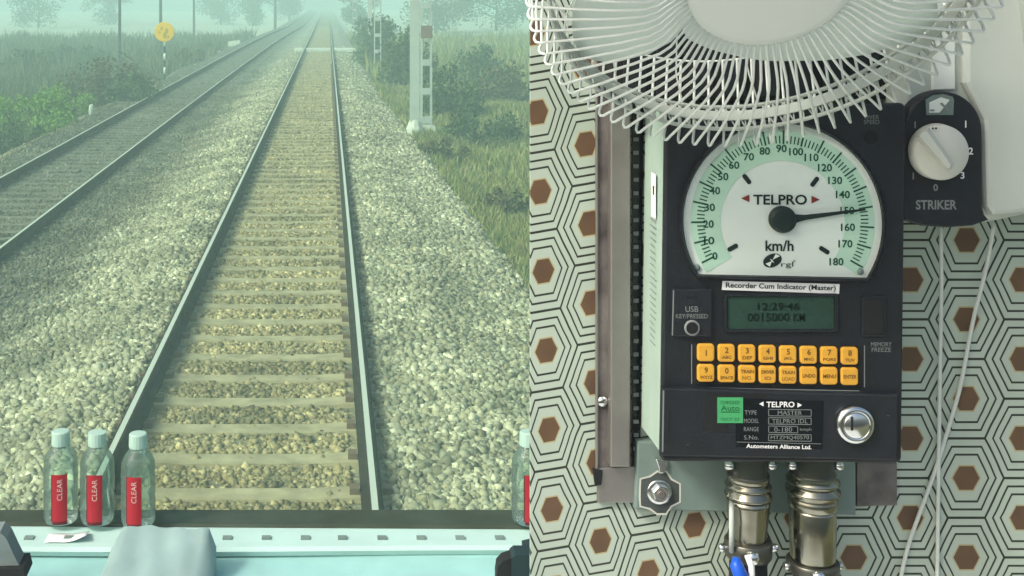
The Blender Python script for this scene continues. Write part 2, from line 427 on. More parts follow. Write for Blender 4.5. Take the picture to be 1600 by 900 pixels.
def veg_at(x, y):
    cl = lx(y); return np.clip((x - edge_r(y) - .1) / .5 + .5, 0, 1) + np.clip((cl - 2.5 - x) / .6 + .5, 0, 1)
xs = np.concatenate([np.linspace(-110, -14, 40), np.arange(-13.5, 6.5, .14), np.linspace(7, 110, 44)])
ys = np.concatenate([np.arange(-6, 30, .4), np.arange(30, 80, 1.0), np.linspace(81, 420, 90)])
X, Y = np.meshgrid(xs, ys); Z = ground_h(X, Y)
nx, ny = len(xs), len(ys)
idx = np.arange(nx * ny).reshape(ny, nx)
F = np.stack([idx[:-1, :-1], idx[:-1, 1:], idx[1:, 1:], idx[1:, :-1]], -1).reshape(-1, 4)
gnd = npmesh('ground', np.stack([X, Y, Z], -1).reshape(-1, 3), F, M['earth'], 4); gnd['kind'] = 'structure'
a = gnd.data.attributes.new('veg', 'FLOAT', 'POINT'); a.data.foreach_set('value', veg_at(X, Y).astype(np.float32).ravel())
gnd.data.polygons.foreach_set('use_smooth', np.ones(len(F), bool))

# ballast: angular stones lying on the formation
def stones():
    P_ = []
    for y0, y1, dens, s0, s1 in ((6.4, 13, 1050, .020, .048), (13, 24, 700, .022, .050), (24, 48, 260, .030, .058), (48, 82, 50, .045, .07)):
        n = int((y1 - y0) * 11.5 * dens)
        x = RNG.uniform(-9, 2.5, n); y = RNG.uniform(y0, y1, n); s = RNG.uniform(s0, s1, n) * RNG.choice([.75, 1, 1.25], n); s = np.where(np.abs(x - lx(y)) < 2.4, s * .75, s); s = np.where(np.abs(x - OURX) < .8, s * .78, s)
        k = ((veg_at(x, y) + RNG.normal(0, .18, n)) < .5) & ((x > lx(y) + 2.0) | (RNG.random(n) < .6)) & (RNG.random(n) < np.clip((82 - y) / 40, .15, 1))
        P_.append((x[k], y[k], s[k]))
    x = np.concatenate([p[0] for p in P_]); y = np.concatenate([p[1] for p in P_]); s = np.concatenate([p[2] for p in P_])
    z = ground_h(x, y)
    # keep rails and the sleeper tops free
    keep = np.ones(len(x), bool)
    for cx, ph, i in ((np.full_like(x, OURX), 7.85, 0), (lx(y), 13.6, 1)):
        r = np.abs(np.abs(x - cx) - .838) < .125
        sl = (np.abs((y - ph + .3) % .6 - .3) < .115) & (np.abs(x - cx) < .80) & (RNG.random(len(x)) > .05)
        keep &= ~(r | sl)
    x, y, s, z = x[keep], y[keep], s[keep], z[keep]
    n = len(x)
    cube = np.array([(-1, -1, -1), (1, -1, -1), (1, 1, -1), (-1, 1, -1), (-1, -1, 1), (1, -1, 1), (1, 1, 1), (-1, 1, 1)], float) * .5
    v = cube[None] + RNG.uniform(-.24, .24, (n, 8, 3))
    v *= s[:, None, None] * RNG.uniform(.7, 1.25, (n, 1, 3))
    q = RNG.normal(size=(n, 4)); q /= np.linalg.norm(q, axis=1)[:, None]; w, a, b, c = q.T
    Rm = np.stack([1 - 2 * (b * b + c * c), 2 * (a * b - c * w), 2 * (a * c + b * w), 2 * (a * b + c * w), 1 - 2 * (a * a + c * c), 2 * (b * c - a * w), 2 * (a * c - b * w), 2 * (b * c + a * w), 1 - 2 * (a * a + b * b)], -1).reshape(n, 3, 3)
    v = np.einsum('nij,nkj->nki', Rm, v)
    v += np.stack([x, y, z + s * np.where(np.abs(x - OURX) < .8, RNG.uniform(-.25, .12, n), RNG.uniform(-.15, .22, n))], -1)[:, None]
    f = np.array([(0, 3, 2, 1), (4, 5, 6, 7), (0, 1, 5, 4), (1, 2, 6, 5), (2, 3, 7, 6), (3, 0, 4, 7)])
    o = npmesh('ballast', v.reshape(-1, 3), (f[None] + (np.arange(n) * 8)[:, None, None]).reshape(-1, 4), M['stone'], 4)
    o['kind'] = 'stuff'; tag(o, 'pale crushed stone ballast heaped around the railway tracks', 'ballast')
stones()

def grass(nm, label, mk, puts):
    xs_, ys_, hs = [], [], []
    def put(n, x0, x1, y0, y1, h0, h1):
        x = RNG.uniform(x0, x1, n); y = RNG.uniform(y0, y1, n)
        clump = np.sin(x * 2.1 + y * .7) + np.sin(y * 1.3 - x * 1.1) + RNG.normal(0, .8, n)
        k = (veg_at(x, y) > .55 + RNG.random(n) * .3) & (clump > -1.0)
        xs_.append(x[k]); ys_.append(y[k]); hs.append(RNG.uniform(h0, h1, k.sum()) * (1 + .35 * np.clip(clump[k], -1, 1)))
    for q in puts: put(*q)
    x = np.concatenate(xs_); y = np.concatenate(ys_); h = np.concatenate(hs); n = len(x)
    z = ground_h(x, y) - .02; a = RNG.uniform(0, np.pi, n); w = .004 + y * .00045
    lean = RNG.normal(0, .28, (n, 2)) * h[:, None]
    dx, dy = np.cos(a) * w, np.sin(a) * w
    b0 = np.stack([x - dx, y - dy, z], -1); b1 = np.stack([x + dx, y + dy, z], -1)
    m0 = np.stack([x - dx * .8 + lean[:, 0] * .35, y - dy * .8 + lean[:, 1] * .35, z + h * .55], -1)
    m1 = np.stack([x + dx * .8 + lean[:, 0] * .35, y + dy * .8 + lean[:, 1] * .35, z + h * .55], -1)
    t0 = np.stack([x - dx * .1 + lean[:, 0], y + lean[:, 1], z + h], -1); t1 = np.stack([x + dx * .1 + lean[:, 0], y + lean[:, 1], z + h], -1)
    v = np.stack([b0, b1, m1, m0, t1, t0], 1).reshape(-1, 3)
    f = (np.array([(0, 1, 2, 3), (3, 2, 4, 5)])[None] + (np.arange(n) * 6)[:, None, None]).reshape(-1, 4)
    o = npmesh(nm, v, f, M[mk], 4); o['kind'] = 'stuff'
    tag(o, label, 'grass')
grass('grass', 'rough yellow green grass and weeds on the right bank', 'grass', [(90000, 1.5, 5.5, 9, 24, .03, .15), (70000, 1.5, 9, 24, 50, .06, .24), (16000, 1.5, 22, 50, 110, .3, .9)])
grass('field_grass', 'darker tall grass covering the field left of the line', 'grass_d', [(14000, -14, -6.5, 16, 32, .08, .3), (34000, -22, -6.5, 30, 62, .15, .6), (30000, -45, -5, 60, 118, .35, 1.05)])

# ------------------------------------------------------------------ tracks
RAILP = [(-.068, -.172), (.068, -.172), (.068, -.158), (.012, -.140), (.010, -.050), (.034, -.036), (.034, -.007), (.019, 0), (-.019, 0), (-.034, -.007), (-.034, -.036), (-.010, -.050), (-.012, -.140), (-.068, -.158)]
def rail(parent, fx, fz, ys_, off):
    mb = MB().mat('rail_s')
    rs = []
    for y in ys_:
        rs.append([Vector((float(fx(y)) + off + px, y, float(fz(y)) + pz)) for px, pz in RAILP])
    n = len(RAILP)
    V = [p for r in rs for p in r]; Fs = []; Ft = []
    for k in range(len(rs) - 1):
        for i in range(n):
            j = (i + 1) % n; f = (k * n + i, k * n + j, (k + 1) * n + j, (k + 1) * n + i)
            (Ft if i == 7 else Fs).append(f)
    mb.add(V, Fs); o = len(mb.f); mb.mat('rail_t')
    for f in Ft: mb.f.append(f); mb.mi.append(mb.cur); mb.sm.append(False)
    mb.build('rail', parent)
def sleeper_mb(cx, y, zt, k='conc'):
    mb = MB().mat(k)
    def sec(x, w, h): return [Vector((cx + x, y - w * .6, zt + h - .16)), Vector((cx + x, y - w * .45, zt + h)), Vector((cx + x, y + w * .45, zt + h)), Vector((cx + x, y + w * .6, zt + h - .16))]
    mb.rings([sec(-1.37, .2, 0), sec(-.95, .21, 0), sec(-.68, .21, .003), sec(-.45, .20, -.008), sec(.45, .20, -.008), sec(.68, .21, .003), sec(.95, .21, 0), sec(1.37, .2, 0)])
    mb.mat('clip')
    for s in (-1, 1):
        for k in (-1, 1):
            x = cx + s * .838 + k * .105
            mb.box((x, y, zt + .022), (.06, .09, .04))
    return mb
def track(label, fx, fz, phase, y0, y1, nsl, ck='conc', name='railway_track'):
    root = thing(name, label, 'railway track', (float(fx(20)), 20, float(fz(20)) - .172))
    yy = list(np.arange(y0, 60, 3.)) + list(np.arange(60, y1, 8.))
    for s in (-1, 1): rail(root, fx, fz, yy, s * .838)
    y = phase; k = 0
    while y < 60 and k < nsl:
        sleeper_mb(float(fx(y)), y, float(fz(y)) - .178, ck).build('sleeper', root); y += .6; k += 1
    far = MB().mat(ck)
    while y < 150:
        far.box((float(fx(y)), y, float(fz(y)) - .255), (2.7, .25, .16)); y += .6
    o = far.build('far_sleepers', root); o['kind'] = 'stuff'
    return root
track('near straight broad gauge track running away below the windscreen between pale ballast shoulders', lambda y: OURX, lambda y: 0., 7.85 - 1.2, 4, 330, 95)
track('second track left of the near one, in darker ballast, curving towards it far off', lx, lz, 13.6, 8, 330, 90, 'conc_d')

# pale strip laid across the near track
root = thing('track_crossing', 'whitish strip laid straight across the near track far ahead', 'crossing', (OURX, 76, -.2))
for x0, x1 in ((-2.0, -1.50), (-1.30, .17), (.37, 1.65)):
    MB().mat('muff').box(((x0 + x1) / 2, 76, -.12), (x1 - x0, 2.6, .16)).build('slab', root)

# ------------------------------------------------------------------ masts, poles, signs
def gz(x, y): return float(ground_h(np.array(x), np.array(y)))
def plain_mast(px, y, h, w, label):
    x = (px - 512) * y / K; z = gz(x, y); root = thing('railway_mast', label, 'mast', (x, y, z), 'overhead line masts along the track')
    m = MB().mat('mast')
    m.box((x, y, z + h / 2), (w * .12, .20, h))
    for s in (-1, 1): m.box((x, y + s * .106, z + h / 2), (w, .012, h))
    m.build('column', root)
    MB().mat('muff').lathe([(.24, -.3), (.22, .18), (.13, .40), (.05, .44)], (x, y, z), n=10, smooth=False).build('concrete_foot', root)
plain_mast(648, 31, 7.6, .23, 'nearest plain pale mast with white concrete foot beside right ballast shoulder')
def lattice_mast(px, y, h, w, label, red=False):
    x = (px - 512) * y / K; z = gz(x, y); root = thing('lattice_mast', label, 'mast', (x, y, z), 'overhead line masts along the track')
    m = MB().mat('mast')
    for s in (-1, 1):
        for t in (-1, 1):
            m.box((x + s * (w / 2 - .02), y + t * .12, z + h / 2), (.045, .05, h))
    m.build('legs', root)
    m = MB().mat('mast'); k = z + .35
    while k < z + h:
        for t in (-1, 1): m.box((x, y + t * .155, k), (w - .03, .012, .16))
        k += .78
    m.build('battens', root)
    if red: MB().mat('mast_r').box((x, y - .172, z + 2.75), (w * 1.05, .012, .34)).build('plate', root, 'dull brownish plate')
    MB().mat('muff').box((x, y, z + .05), (w + .16, .5, .3)).build('concrete_foot', root)
lattice_mast(666, 34, 7.6, .30, 'nearest lattice mast with two legs, dull brownish plate and cross battens', True)
lattice_mast(590, 60, 7.6, .34, 'farther pale lattice mast standing in front of dark bushes')
lattice_mast(554, 118, 7.6, .34, 'faint farthest mast in the mist right of the near track')
plain_mast(578, 76, 7.6, .26, 'slim plain mast farther along, between the two paler lattice masts')
def pole(px, y, r, h, label):
    x = (px - 512) * y / K; z = gz(x, y)
    one(MB().mat('pole').lathe([(r * 1.2, -.2), (r, h * .5), (r * .8, h)], (x, y, z), n=10), 'utility_pole', label, 'pole', (x, y, z), 'poles in the fields left of the line')
pole(187, 74, .085, 7.5, 'thin dark pole standing alone left of yellow disc')
pole(251, 88, .10, 8, 'pole rising just behind the yellow disc')
pole(303, 118, .10, 8, 'faint pole in mist right of the yellow disc')
pole(430, 140, .14, 8, 'faint pole in mist close left of the tracks')
# yellow disc
y = 54.; x = (257 - 512) * y / K; z = gz(x, y)
root = thing('trackside_sign', 'round yellow disc on thin black and white banded post', 'sign', (x, y, z))
zc = EYE - 50 * y / K
m = MB(); h = zc + .2 - z; k = 0
while k * .3 < h:
    m.mat('white' if k % 2 else 'matte').lathe([(.045, k * .3), (.045, min(h, k * .3 + .3))], (x, y + .04, z), n=10); k += 1
m.build('post', root)
m = MB().mat('yellow').lathe([(.40, 0), (.43, .004), (.43, .02), (.40, .024)], (x, y, zc), (0, -1, 0), 40)
m.mat('yellow2')
for a_, b_, rr in ((-.12, .16, .09), (.10, .05, .12), (.02, -.14, .14), (.17, -.2, .07), (-.2, -.02, .06)):
    m.add([Vector((x + a_ + rr * math.cos(t) * .6, y - .0285, zc + b_ + rr * math.sin(t))) for t in [i * math.pi / 8 for i in range(16)]], [tuple(range(16))])
m.build('disc', root)
# kilometre stone and slabs
x, y = -7.0, 37.; z = gz(x, y)
one(MB().mat('muff').lathe([(.09, -.1), (.08, .18), (.06, .27), (.03, .30)], (x, y, z), n=12), 'marker_stone', 'small white rounded stone beside the left track', 'stone', (x, y, z))
for (px, py, sx, lab) in ((143, 146, .9, 'pale concrete slab lying in dark grass under brown bushes'), (366, 82, .9, 'white block beside the left track far ahead'), (327, 86, 1.6, 'long low pale slab lying left of the far left track'), (65, 96, 2.4, 'wide pale patch of rubble at the far left field')):
    y = (EYE + .85) * K / py; x = (px - 512) * y / K; z = gz(x, y)
    mb = MB().mat('muff')
    if 'rubble' in lab:
        for i in range(14): mb.box((x + random.uniform(-1.2, 1.2), y + random.uniform(-1, 1), z + .12), (random.uniform(.3, .7), random.uniform(.3, .6), random.uniform(.2, .5)), random.uniform(0, 3))
    else: mb.rings([[Vector((x + a * sx / 2, y + b * .25, z - .05)) for a, b in ((-1, -1), (1, -1.1), (1, 1), (-1, .9))], [Vector((x + a * sx / 2.2, y + b * .2, z + .35 + .05 * a)) for a, b in ((-1, -1), (1, -1.1), (1, 1), (-1, .9))]])
    one(mb, 'rubble' if 'rubble' in lab else 'concrete_slab', lab, 'rubble' if 'rubble' in lab else 'slab', (x, y, z))

# ------------------------------------------------------------------ bushes and trees
def leaves(n, blobs, size, m, flat=1.0):
    w = np.array([b[3] ** 2 for b in blobs]); w = w / w.sum()
    ch = RNG.choice(len(blobs), n, p=w); b = np.array(blobs)[ch]
    d = RNG.normal(size=(n, 3)); d /= np.linalg.norm(d, axis=1)[:, None]
    rr = RNG.random(n) ** .45
    c = b[:, :3] + d * (rr * b[:, 3])[:, None] * np.array([1, 1, flat])
    c += RNG.normal(0, .05, (n, 3)) * b[:, 3:4]
    a = RNG.normal(size=(n, 3)); a /= np.linalg.norm(a, axis=1)[:, None]
    t = np.cross(a, RNG.normal(size=(n, 3))); t /= np.linalg.norm(t, axis=1)[:, None]
    s = size * RNG.uniform(.5, 1.3, n)[:, None]
    v = np.stack([c - a * s, c + t * s * .45, c + a * s, c - t * s * .45], 1).reshape(-1, 3)
    return v, (np.arange(n) * 4)[:, None] + np.arange(4)[None]
def bush(px, y, w, h, m, label, n=900, size=.09, name='bush', dx=0):
    x = (px - 512) * y / K; z = gz(x, y)
    root = thing(name, label, 'bush', (x, y, z), 'bushes beside the line')
    bl = []
    for i in range(int(7 + w * 2)):
        a = random.uniform(0, 6.28); q = random.random() ** .5
        bx, by = math.cos(a) * q * w / 2, math.sin(a) * q * w / 3
        r = random.uniform(.16, .30) * min(h, w)
        top = h * (1 - .55 * q * q) * random.uniform(.72, 1.05)
        bl.append((bx, by, max(r * .7, top - r), r))
        if top > 1.6 * r + r: bl.append((bx * 1.05, by, max(r * .6, (top - r) * .45), r * 1.1))
    v, f = leaves(n, bl, size, m)
    o = npmesh('foliage', v, f, M[m], 4); o.parent = root; ALL.append(o)
    mb = MB().mat('bark')
    for b in bl[:9]:
        p0 = Vector((x + b[0] * .15, y + b[1] * .15, z - .1)); p1 = Vector((x + b[0], y + b[1], z + b[2]))
        mb.tube([p0, p0.lerp(p1, .5) + Vector((random.uniform(-.05, .05), 0, .1)), p1], [.035, .025, .01], 5)
    mb.build('stems', root)
bush(40, 35, 3.0, 1.75, 'leaf_b', 'bright green leafy bush at far left of the line', 7000, .055)
bush(95, 38, 2.2, 1.35, 'leaf_b', 'smaller bright green bush right beside the bright leafy one', 4000, .05)
bush(10, 31, 2.6, 1.0, 'leaf_d', 'low dark bush at left picture edge below the bright bush', 4000, .05)
bush(150, 42, 2.4, 2.0, 'leaf_o', 'brownish dry shrub between bright bush and yellow disc', 1900, .075)
bush(188, 43, 2.1, 2.2, 'leaf_o', 'taller brownish dry shrub just left of the yellow disc', 2000, .075)
bush(205, 41, 1.3, 1.3, 'leaf_d', 'dark green shrub at the foot of tall brown shrub', 1300, .075)
bush(292, 70, 2.4, 1.2, 'leaf_o', 'wide dry shrub in mist right of the yellow disc', 1500, .11)
bush(325, 84, 2.4, 1.1, 'leaf_o', 'pale dry shrub far off beside the left track', 1300, .13)
bush(105, 75, 5.5, 1.6, 'leaf_d', 'long dark hedge clump behind the brown shrubs', 1700, .13)
bush(20, 68, 5.0, 1.7, 'leaf_d', 'dark hedge clump in mist at far left edge', 1700, .13)
bush(600, 63, 2.7, 3.3, 'leaf_d', 'tall dark bush behind the farther lattice mast', 3200, .11)
bush(630, 50, 2.4, 2.6, 'leaf_d', 'dark bush left of the nearest masts', 2600, .10)
bush(572, 84, 2.4, 3.2, 'leaf_d', 'dark bush in mist closest to near track on the right', 2000, .13)
bush(705, 38, 1.9, 1.75, 'leaf_d', 'dark round bush right behind the nearest lattice mast', 2200, .085)
bush(748, 33, 2.0, 1.2, 'leaf_d', 'low dark bush in the grass right of the round bush', 1600, .08)
bush(790, 45, 3.4, 1.7, 'leaf_o', 'wide olive bush at right end of the grass bank', 2200, .10)
bush(735, 55, 3.6, 2.0, 'leaf_d', 'wide dark bush farther up the right grass bank', 2200, .11)
bush(690, 27, 1.3, .55, 'leaf_o', 'low olive weed clump right of the mast feet', 900, .06)
bush(790, 21, 1.2, .5, 'leaf_o', 'nearest low weed clump on the right grass slope', 900, .05)
def tree(px, y, h, w, label, m='leaf_d'):
    x = (px - 512) * y / K; z = gz(x, y)
    root = thing('tree', label, 'tree', (x, y, z), 'trees in the mist')
    th = h * .28; mb = MB().mat('bark')
    top = Vector((x, y, z + h * .6))
    mb.tube([Vector((x, y, z - .2)), Vector((x + .08, y, z + th)), top], [.2, .15, .06], 7)
    bl = []
    for i in range(26):
        a = random.uniform(0, 6.28); q = random.random() ** .5; bz = random.uniform(.14, .95) * h
        k = math.sin(math.pi * min(1, max(.12, (bz / h - .15) / .9))) ** .6
        b = (math.cos(a) * q * w / 2 * k, math.sin(a) * q * w / 2 * k, bz, random.uniform(.13, .22) * w)
        bl.append(b); mb.tube([Vector((x + .06, y, z + min(bz * .7, h * .55))), Vector((x + b[0], y + b[1], z + b[2]))], [.06, .015], 5)
    mb.build('trunk', root)
    v, f = leaves(4200, bl, .2, m)
    o = npmesh('crown', v, f, M[m], 4); o.parent = root; ALL.append(o)
tree(395, 185, 6.5, 7, 'hazy tree left of the tracks where they vanish')
tree(452, 210, 7, 7, 'hazy tree nearest the vanishing point on its left side')
tree(345, 200, 6, 8, 'hazy tree farther left of the tracks than the others')
tree(60, 175, 7, 9, 'broad hazy tree at far left of the fields')
tree(170, 195, 6, 8, 'hazy tree left of the thin dark pole')
tree(556, 150, 7, 5, 'hazy tree close right of the vanishing point')
tree(680, 135, 7, 8, 'broad hazy tree behind the nearest masts', 'leaf_o')
tree(775, 145, 6.5, 9, 'hazy tree at far right of the grass bank')

# ------------------------------------------------------------------ haze
hz = MB(); hz.box((0, 200, 4.3), (236, 460, 13.4))
hm = bpy.data.materials.new('haze'); hm.use_nodes = True; t = hm.node_tree; t.nodes.clear()
pv = t.nodes.new('ShaderNodeVolumePrincipled'); pv.inputs['Color'].default_value = (.78, .95, 1.0, 1); pv.inputs['Density'].default_value = .0062
pv.inputs['Anisotropy'].default_value = 0
t.links.new(pv.outputs[0], t.nodes.new('ShaderNodeOutputMaterial').inputs['Volume'])
ho = hz.build('haze'); ho.data.materials.append(hm); ho['kind'] = 'stuff'
tag(ho, 'pale morning mist lying over the line and fields', 'haze')

# ------------------------------------------------------------------ cab: windscreen, dashboard
SH = EYE - 1.0       # height of the sill under the windscreen
root = thing('windscreen', 'dusty haze veiled green tinted windscreen in a dark rubber frame above the dashboard', 'windscreen', (-.2, 2.44, SH))
MB().mat('screen').box((-.2, 2.44, SH + .742), (2.6, .006, 1.5)).build('pane', root)
m = MB().mat('dark')
for c, s in (((-1.53, 2.44, SH + .76), (.06, .05, 1.62)), ((1.13, 2.44, SH + .76), (.06, .05, 1.62)), ((-.2, 2.44, SH + 1.54), (2.6, .05, .06))): m.box(c, s)
m.build('frame', root)
root = thing('dashboard', 'mint green dashboard with pale slotted sill below the windscreen', 'dashboard', (-.2, 2.2, FLOOR))
m = MB().mat('dash')
prof = [(1.72, FLOOR + .02), (1.70, SH - .10), (1.73, SH - .055), (1.80, SH - .042), (2.26, SH - .022), (2.285, SH - .020), (2.29, SH - .016), (2.434, SH - .016), (2.434, FLOOR + .02)]
m.rings([[Vector((xx, y_, z_)) for y_, z_ in prof] for xx in (-1.5, 1.1)]).build('body', root)
m = MB().mat('sill')
prof = [(2.283, SH - .016), (2.278, SH - .006), (2.285, SH), (2.434, SH), (2.434, SH - .016)]
xsl = [-1.5 + i * .1 for i in range(27)]
m.rings([[Vector((xx, y_ + (.004 * math.sin(xx * 5) if y_ < 2.3 else 0), z_)) for y_, z_ in prof] for xx in xsl]).build('sill', root)
def strip_y(xx): return 2.362 + .014 * (-xx)
m = MB().mat('gasket')
m.rings([[Vector((xx, strip_y(xx), SH + .0005)), Vector((xx, strip_y(xx) + .003, SH + .006)), Vector((xx, 2.4355, SH + .005)), Vector((xx, 2.4355, SH + .0005))] for xx in (-1.45, -.5, .3, 1.05)]).build('rubber_strip', root)
for px in (-75, -15, 45, 107, 355, 416, 477, 535, 597, 658, 719, 781, 842):
    p = P(px, 841, 2.315)
    MB().mat('teal').box((p.x, 2.318, SH + .001), (.017, .014, .004)).build('vent_slot', root)

# ------------------------------------------------------------------ bottles on the sill
def bottle(px, y, label, tall=1.0, rot=0):
    x = (px - 512) * y / K; z = SH + .0085
    root = thing('water_bottle', label, 'bottle', (x, y, z), 'small water bottles on the sill'); r = .0325; h = .172 * tall
    b = MB().mat('pet').lathe([(.024, 0), (.030, .003), (r, .012), (r, .05), (r * .95, .055), (r, .060), (r, .098), (r * .96, .102), (r, .106), (r * .97, .118), (.026, .130), (.0165, .142), (.0150, .147), (.0150, .152)], (x, y, z), n=28)
    b.build('bottle_body', root)
    c = MB().mat('cap').lathe([(.0175, .146), (.0178, .150), (.0172, .170), (.0150, h), (.004, h + .0005)], (x, y, z), n=18, smooth=False); c.build('cap', root)
    lb = MB(); rr = r + .0006
    def arc(a0, a1, z0, z1, k, q=rr):
        lb.mat(k); n = 8
        A = [a0 + (a1 - a0) * i / n for i in range(n + 1)]
        lb.rings([[Vector((x + q * math.sin(a), y - q * math.cos(a), z + zz)) for a in A] for zz in (z0, z1)], close=False, c0=False, c1=False, smooth=True)
    arc(-.36 + rot, .50 + rot, .012, .100, 'redlab'); arc(-.44 + rot, -.36 + rot, .012, .100, 'maroon'); arc(-.36 + rot, .50 + rot, .006, .012, 'maroon')
    vv, ff, asp = text2d('CLEAR'); lb.mat('labt'); L = .040; H = L / asp
    pts = []
    for u, w in vv:
        a = (w * H + .0005) / rr + rot + .05; pts.append(Vector((x + (rr + .0006) * math.sin(a), y - (rr + .0006) * math.cos(a), z + .072 + u * L)))
    lb.add(pts, ff); lb.build('label', root)
bottle(95, 2.375, 'leftmost of the water bottles, cap highest, beside the curled white paper', 1.0, .08)
bottle(152, 2.372, 'middle water bottle between its two neighbours', .99, -.04)
bottle(216, 2.362, 'water bottle standing behind the folded blue grey cloth', 1.0, -.16)
bottle(826, 2.372, 'water bottle at right, half hidden by the patterned wall')
# scrap of white paper by the left bottles
m = MB().mat('white'); g = []
for i in range(9):
    r_ = []
    for j in range(4):
        px = 70 + i * 8; p = P(px, 838 - (i / 8) ** 3 * 14, 2.30)
        r_.append(Vector((p.x, 2.296 + j * .013, SH + .002 + .012 * (i / 8) ** 3 * (1 - j / 4) + .001 * math.sin(i))))
    g.append(r_)
m.rings(g, close=False, c0=False, c1=False, smooth=True)
o = one(m, 'paper_scrap', 'small curled white paper at the foot of left bottles', 'paper', tuple(g[0][0])); sm_ = o.modifiers.new('thick', 'SOLIDIFY'); sm_.thickness = .0008

# folded cloth on the dash
def clothmesh():
    top = []; n, k = 14, 12
    dz = lambda yy: SH - .022 - (2.26 - yy) * .043
    for j in range(k + 1):
        v = j / k; row = []
        yy = 2.235 - .20 * v
        for i in range(n + 1):
            u = i / n
            xl = (182 - 50 * min(1, v * 1.6) + 40 * max(0, v - .6)); xr = 338 - 42 * v ** 1.5
            px = xl + (xr - xl) * u
            hgt = .068 * (1 - v) ** 1.7 + .010 + .004 * math.sin(u * 9 + v * 7) * (.3 + v) + .003 * math.sin(v * 17 + u * 5) + .002 * math.sin(u * 23 - v * 9)
            if u > .93: hgt -= .030 * ((u - .93) / .07) ** 2 * (1 - .5 * v)
            if u < .1: hgt -= .02 * ((.1 - u) / .1) ** 2
            p = P(px, 0, yy); row.append(Vector((p.x, yy, dz(yy) + max(.004, hgt))))
        top.append(row)
    m = MB().mat('sheet')
    m.rings(top, close=False, c0=False, c1=False, smooth=True)
    bot = [[Vector((q.x, q.y, dz(q.y) + .001)) for q in r_] for r_ in top]
    for a, b in (((top[0]), bot[0]), (top[-1], bot[-1]), ([r_[0] for r_ in top], [r_[0] for r_ in bot]), ([r_[-1] for r_ in top], [r_[-1] for r_ in bot])):
        m.rings([a, b], close=False, c0=False, c1=False)
    m.rings(bot, close=False, c0=False, c1=False)
    return m, tuple(bot[5][7])
m, at = clothmesh(); one(m, 'folded_cloth', 'folded blue grey cloth propped on the dashboard before a bottle', 'cloth', at)

dz = lambda yy: SH - .022 - (2.26 - yy) * .043
# dark corner units
def block(name, label, cat, pts, y0, y1, k, k2=None):
    m = MB().mat(k); a = [P(x, y, y0) for x, y in pts]
    e = [Vector((p.x, p.y, p.z)) for p in a]
    m.rings([[Vector((p.x, y0, p.z)) for p in e], [Vector((p.x, y1, p.z + .004)) for p in e]])
    return m
root = thing('desk_unit', 'grey sloping hood with black base at bottom left corner', 'console', (P(-40, 0, 2.12).x, 2.16, dz(2.16)))
z0 = dz(2.16)
pr = [(-140, 842), (0, 832), (10, 842), (22, 868), (30, 884), (30, 893), (-140, 893)]
block('', '', '', pr, 2.10, 2.135, 'greyc').build('hood', root)
block('', '', '', [(-140, 893.5), (36, 888), (40, 905), (24, 922), (-140, 922)], 2.09, 2.14, 'matte').build('base', root)
root = thing('handset_cradle', 'dark teal cradle at dashboard edge beside the patterned wall', 'cradle', (P(830, 0, 2.12).x, 2.16, dz(2.16)))
block('', '', '', [(800, 873), (806, 868), (900, 868), (900, 922), (800, 922)], 2.10, 2.13, 'dark').build('body', root)
block('', '', '', [(776, 900), (778, 886), (786, 877), (799.5, 872), (799.5, 922), (776, 922)], 2.105, 2.128, 'matte').build('handset', root)
block('', '', '', [(818, 856), (835, 852), (900, 852), (900, 922), (818, 922)], 2.14, 2.16, 'dark').build('back_rest', root)
m = MB().mat('matte'); c = P(145, 0, 2.10); c.z = dz(2.10) + .002
m.lathe([(.028, 0), (.031, .008), (.027, .020), (.015, .028), (.003, .030)], c, n=20)
one(m, 'round_switch', 'small black rounded knob on the dashboard in front of cloth', 'knob', tuple(c))

# ------------------------------------------------------------------ patterned cab wall
m = MB()
zt, zb = EYE + .75, FLOOR; xa = (829 - 512) * WALL / K; xb = 1.35; xm = (1172 - 512) * WALL / K; xj = (841 - 512) * WALL / K
root = thing('cab_wall', 'cab wall lined with pale laminate printed with nested hexagons', 'wall', (0, WALL, FLOOR))
def sheet(x0, x1, k, name):
    mb = MB().mat(k)
    mb.box(((x0 + x1) / 2, WALL + .003, (zt + zb) / 2), (x1 - x0, .006, zt - zb)); mb.build(name, root)
sheet(xa, xm - .0004, 'lam_l', 'laminate_sheet'); sheet(xm + .0004, xb, 'lam_r', 'laminate_sheet')
MB().mat('panel_edge').box(((xa + xb) / 2 + .004, WALL + .0125, (zt + zb) / 2), (xb - xa - .012, .012, zt - zb)).build('backing_board', root)
fl = MB().mat('floorm'); fl.box((-.1, .8, FLOOR - .03), (3.0, 3.4, .06)); o = fl.build('floor'); o['kind'] = 'structure'

# aluminium trunking left of the recorder
def wat(px, py, d=0): p = Wp(px, py, d); return (p.x, WALL, p.z)
root = thing('cable_trunking', 'vertical aluminium trunking on the wall left of speed recorder', 'trunking', wat(958, 460))
top = -60
MB().mat('steel_d').slab([(932, top), (986, top), (986, 738), (932, 738)], .004, 0.0005).build('base_strip', root)
MB().mat('steel').slab([(954, top), (985, top), (985, 730), (954, 730)], .017, .004, .0015).build('cover', root)
MB().mat('steel').slab([(931, top), (935, top), (935, 734), (931, 734)], .007, .004, .0008).build('lip', root)
m = MB().mat('chrome')
for px, py in ((941, 627),):
    p = Wp(px, py, .004); m.lathe([(.0058, 0), (.0056, .002), (.0035, .0036), (.0008, .004)], p, (0, -1, 0), 18)
    m.mat('matte').slab([(px - 5, py + 2.5), (px + 5, py - 3.5), (px + 5.6, py - 2), (px - 4.4, py + 4)], .0084, .0078)
m.build('screw', root)
m = MB().mat('steel'); m.slab([(934, 732), (1000, 729), (1000, 786), (934, 786)], .006, .0005, .001)
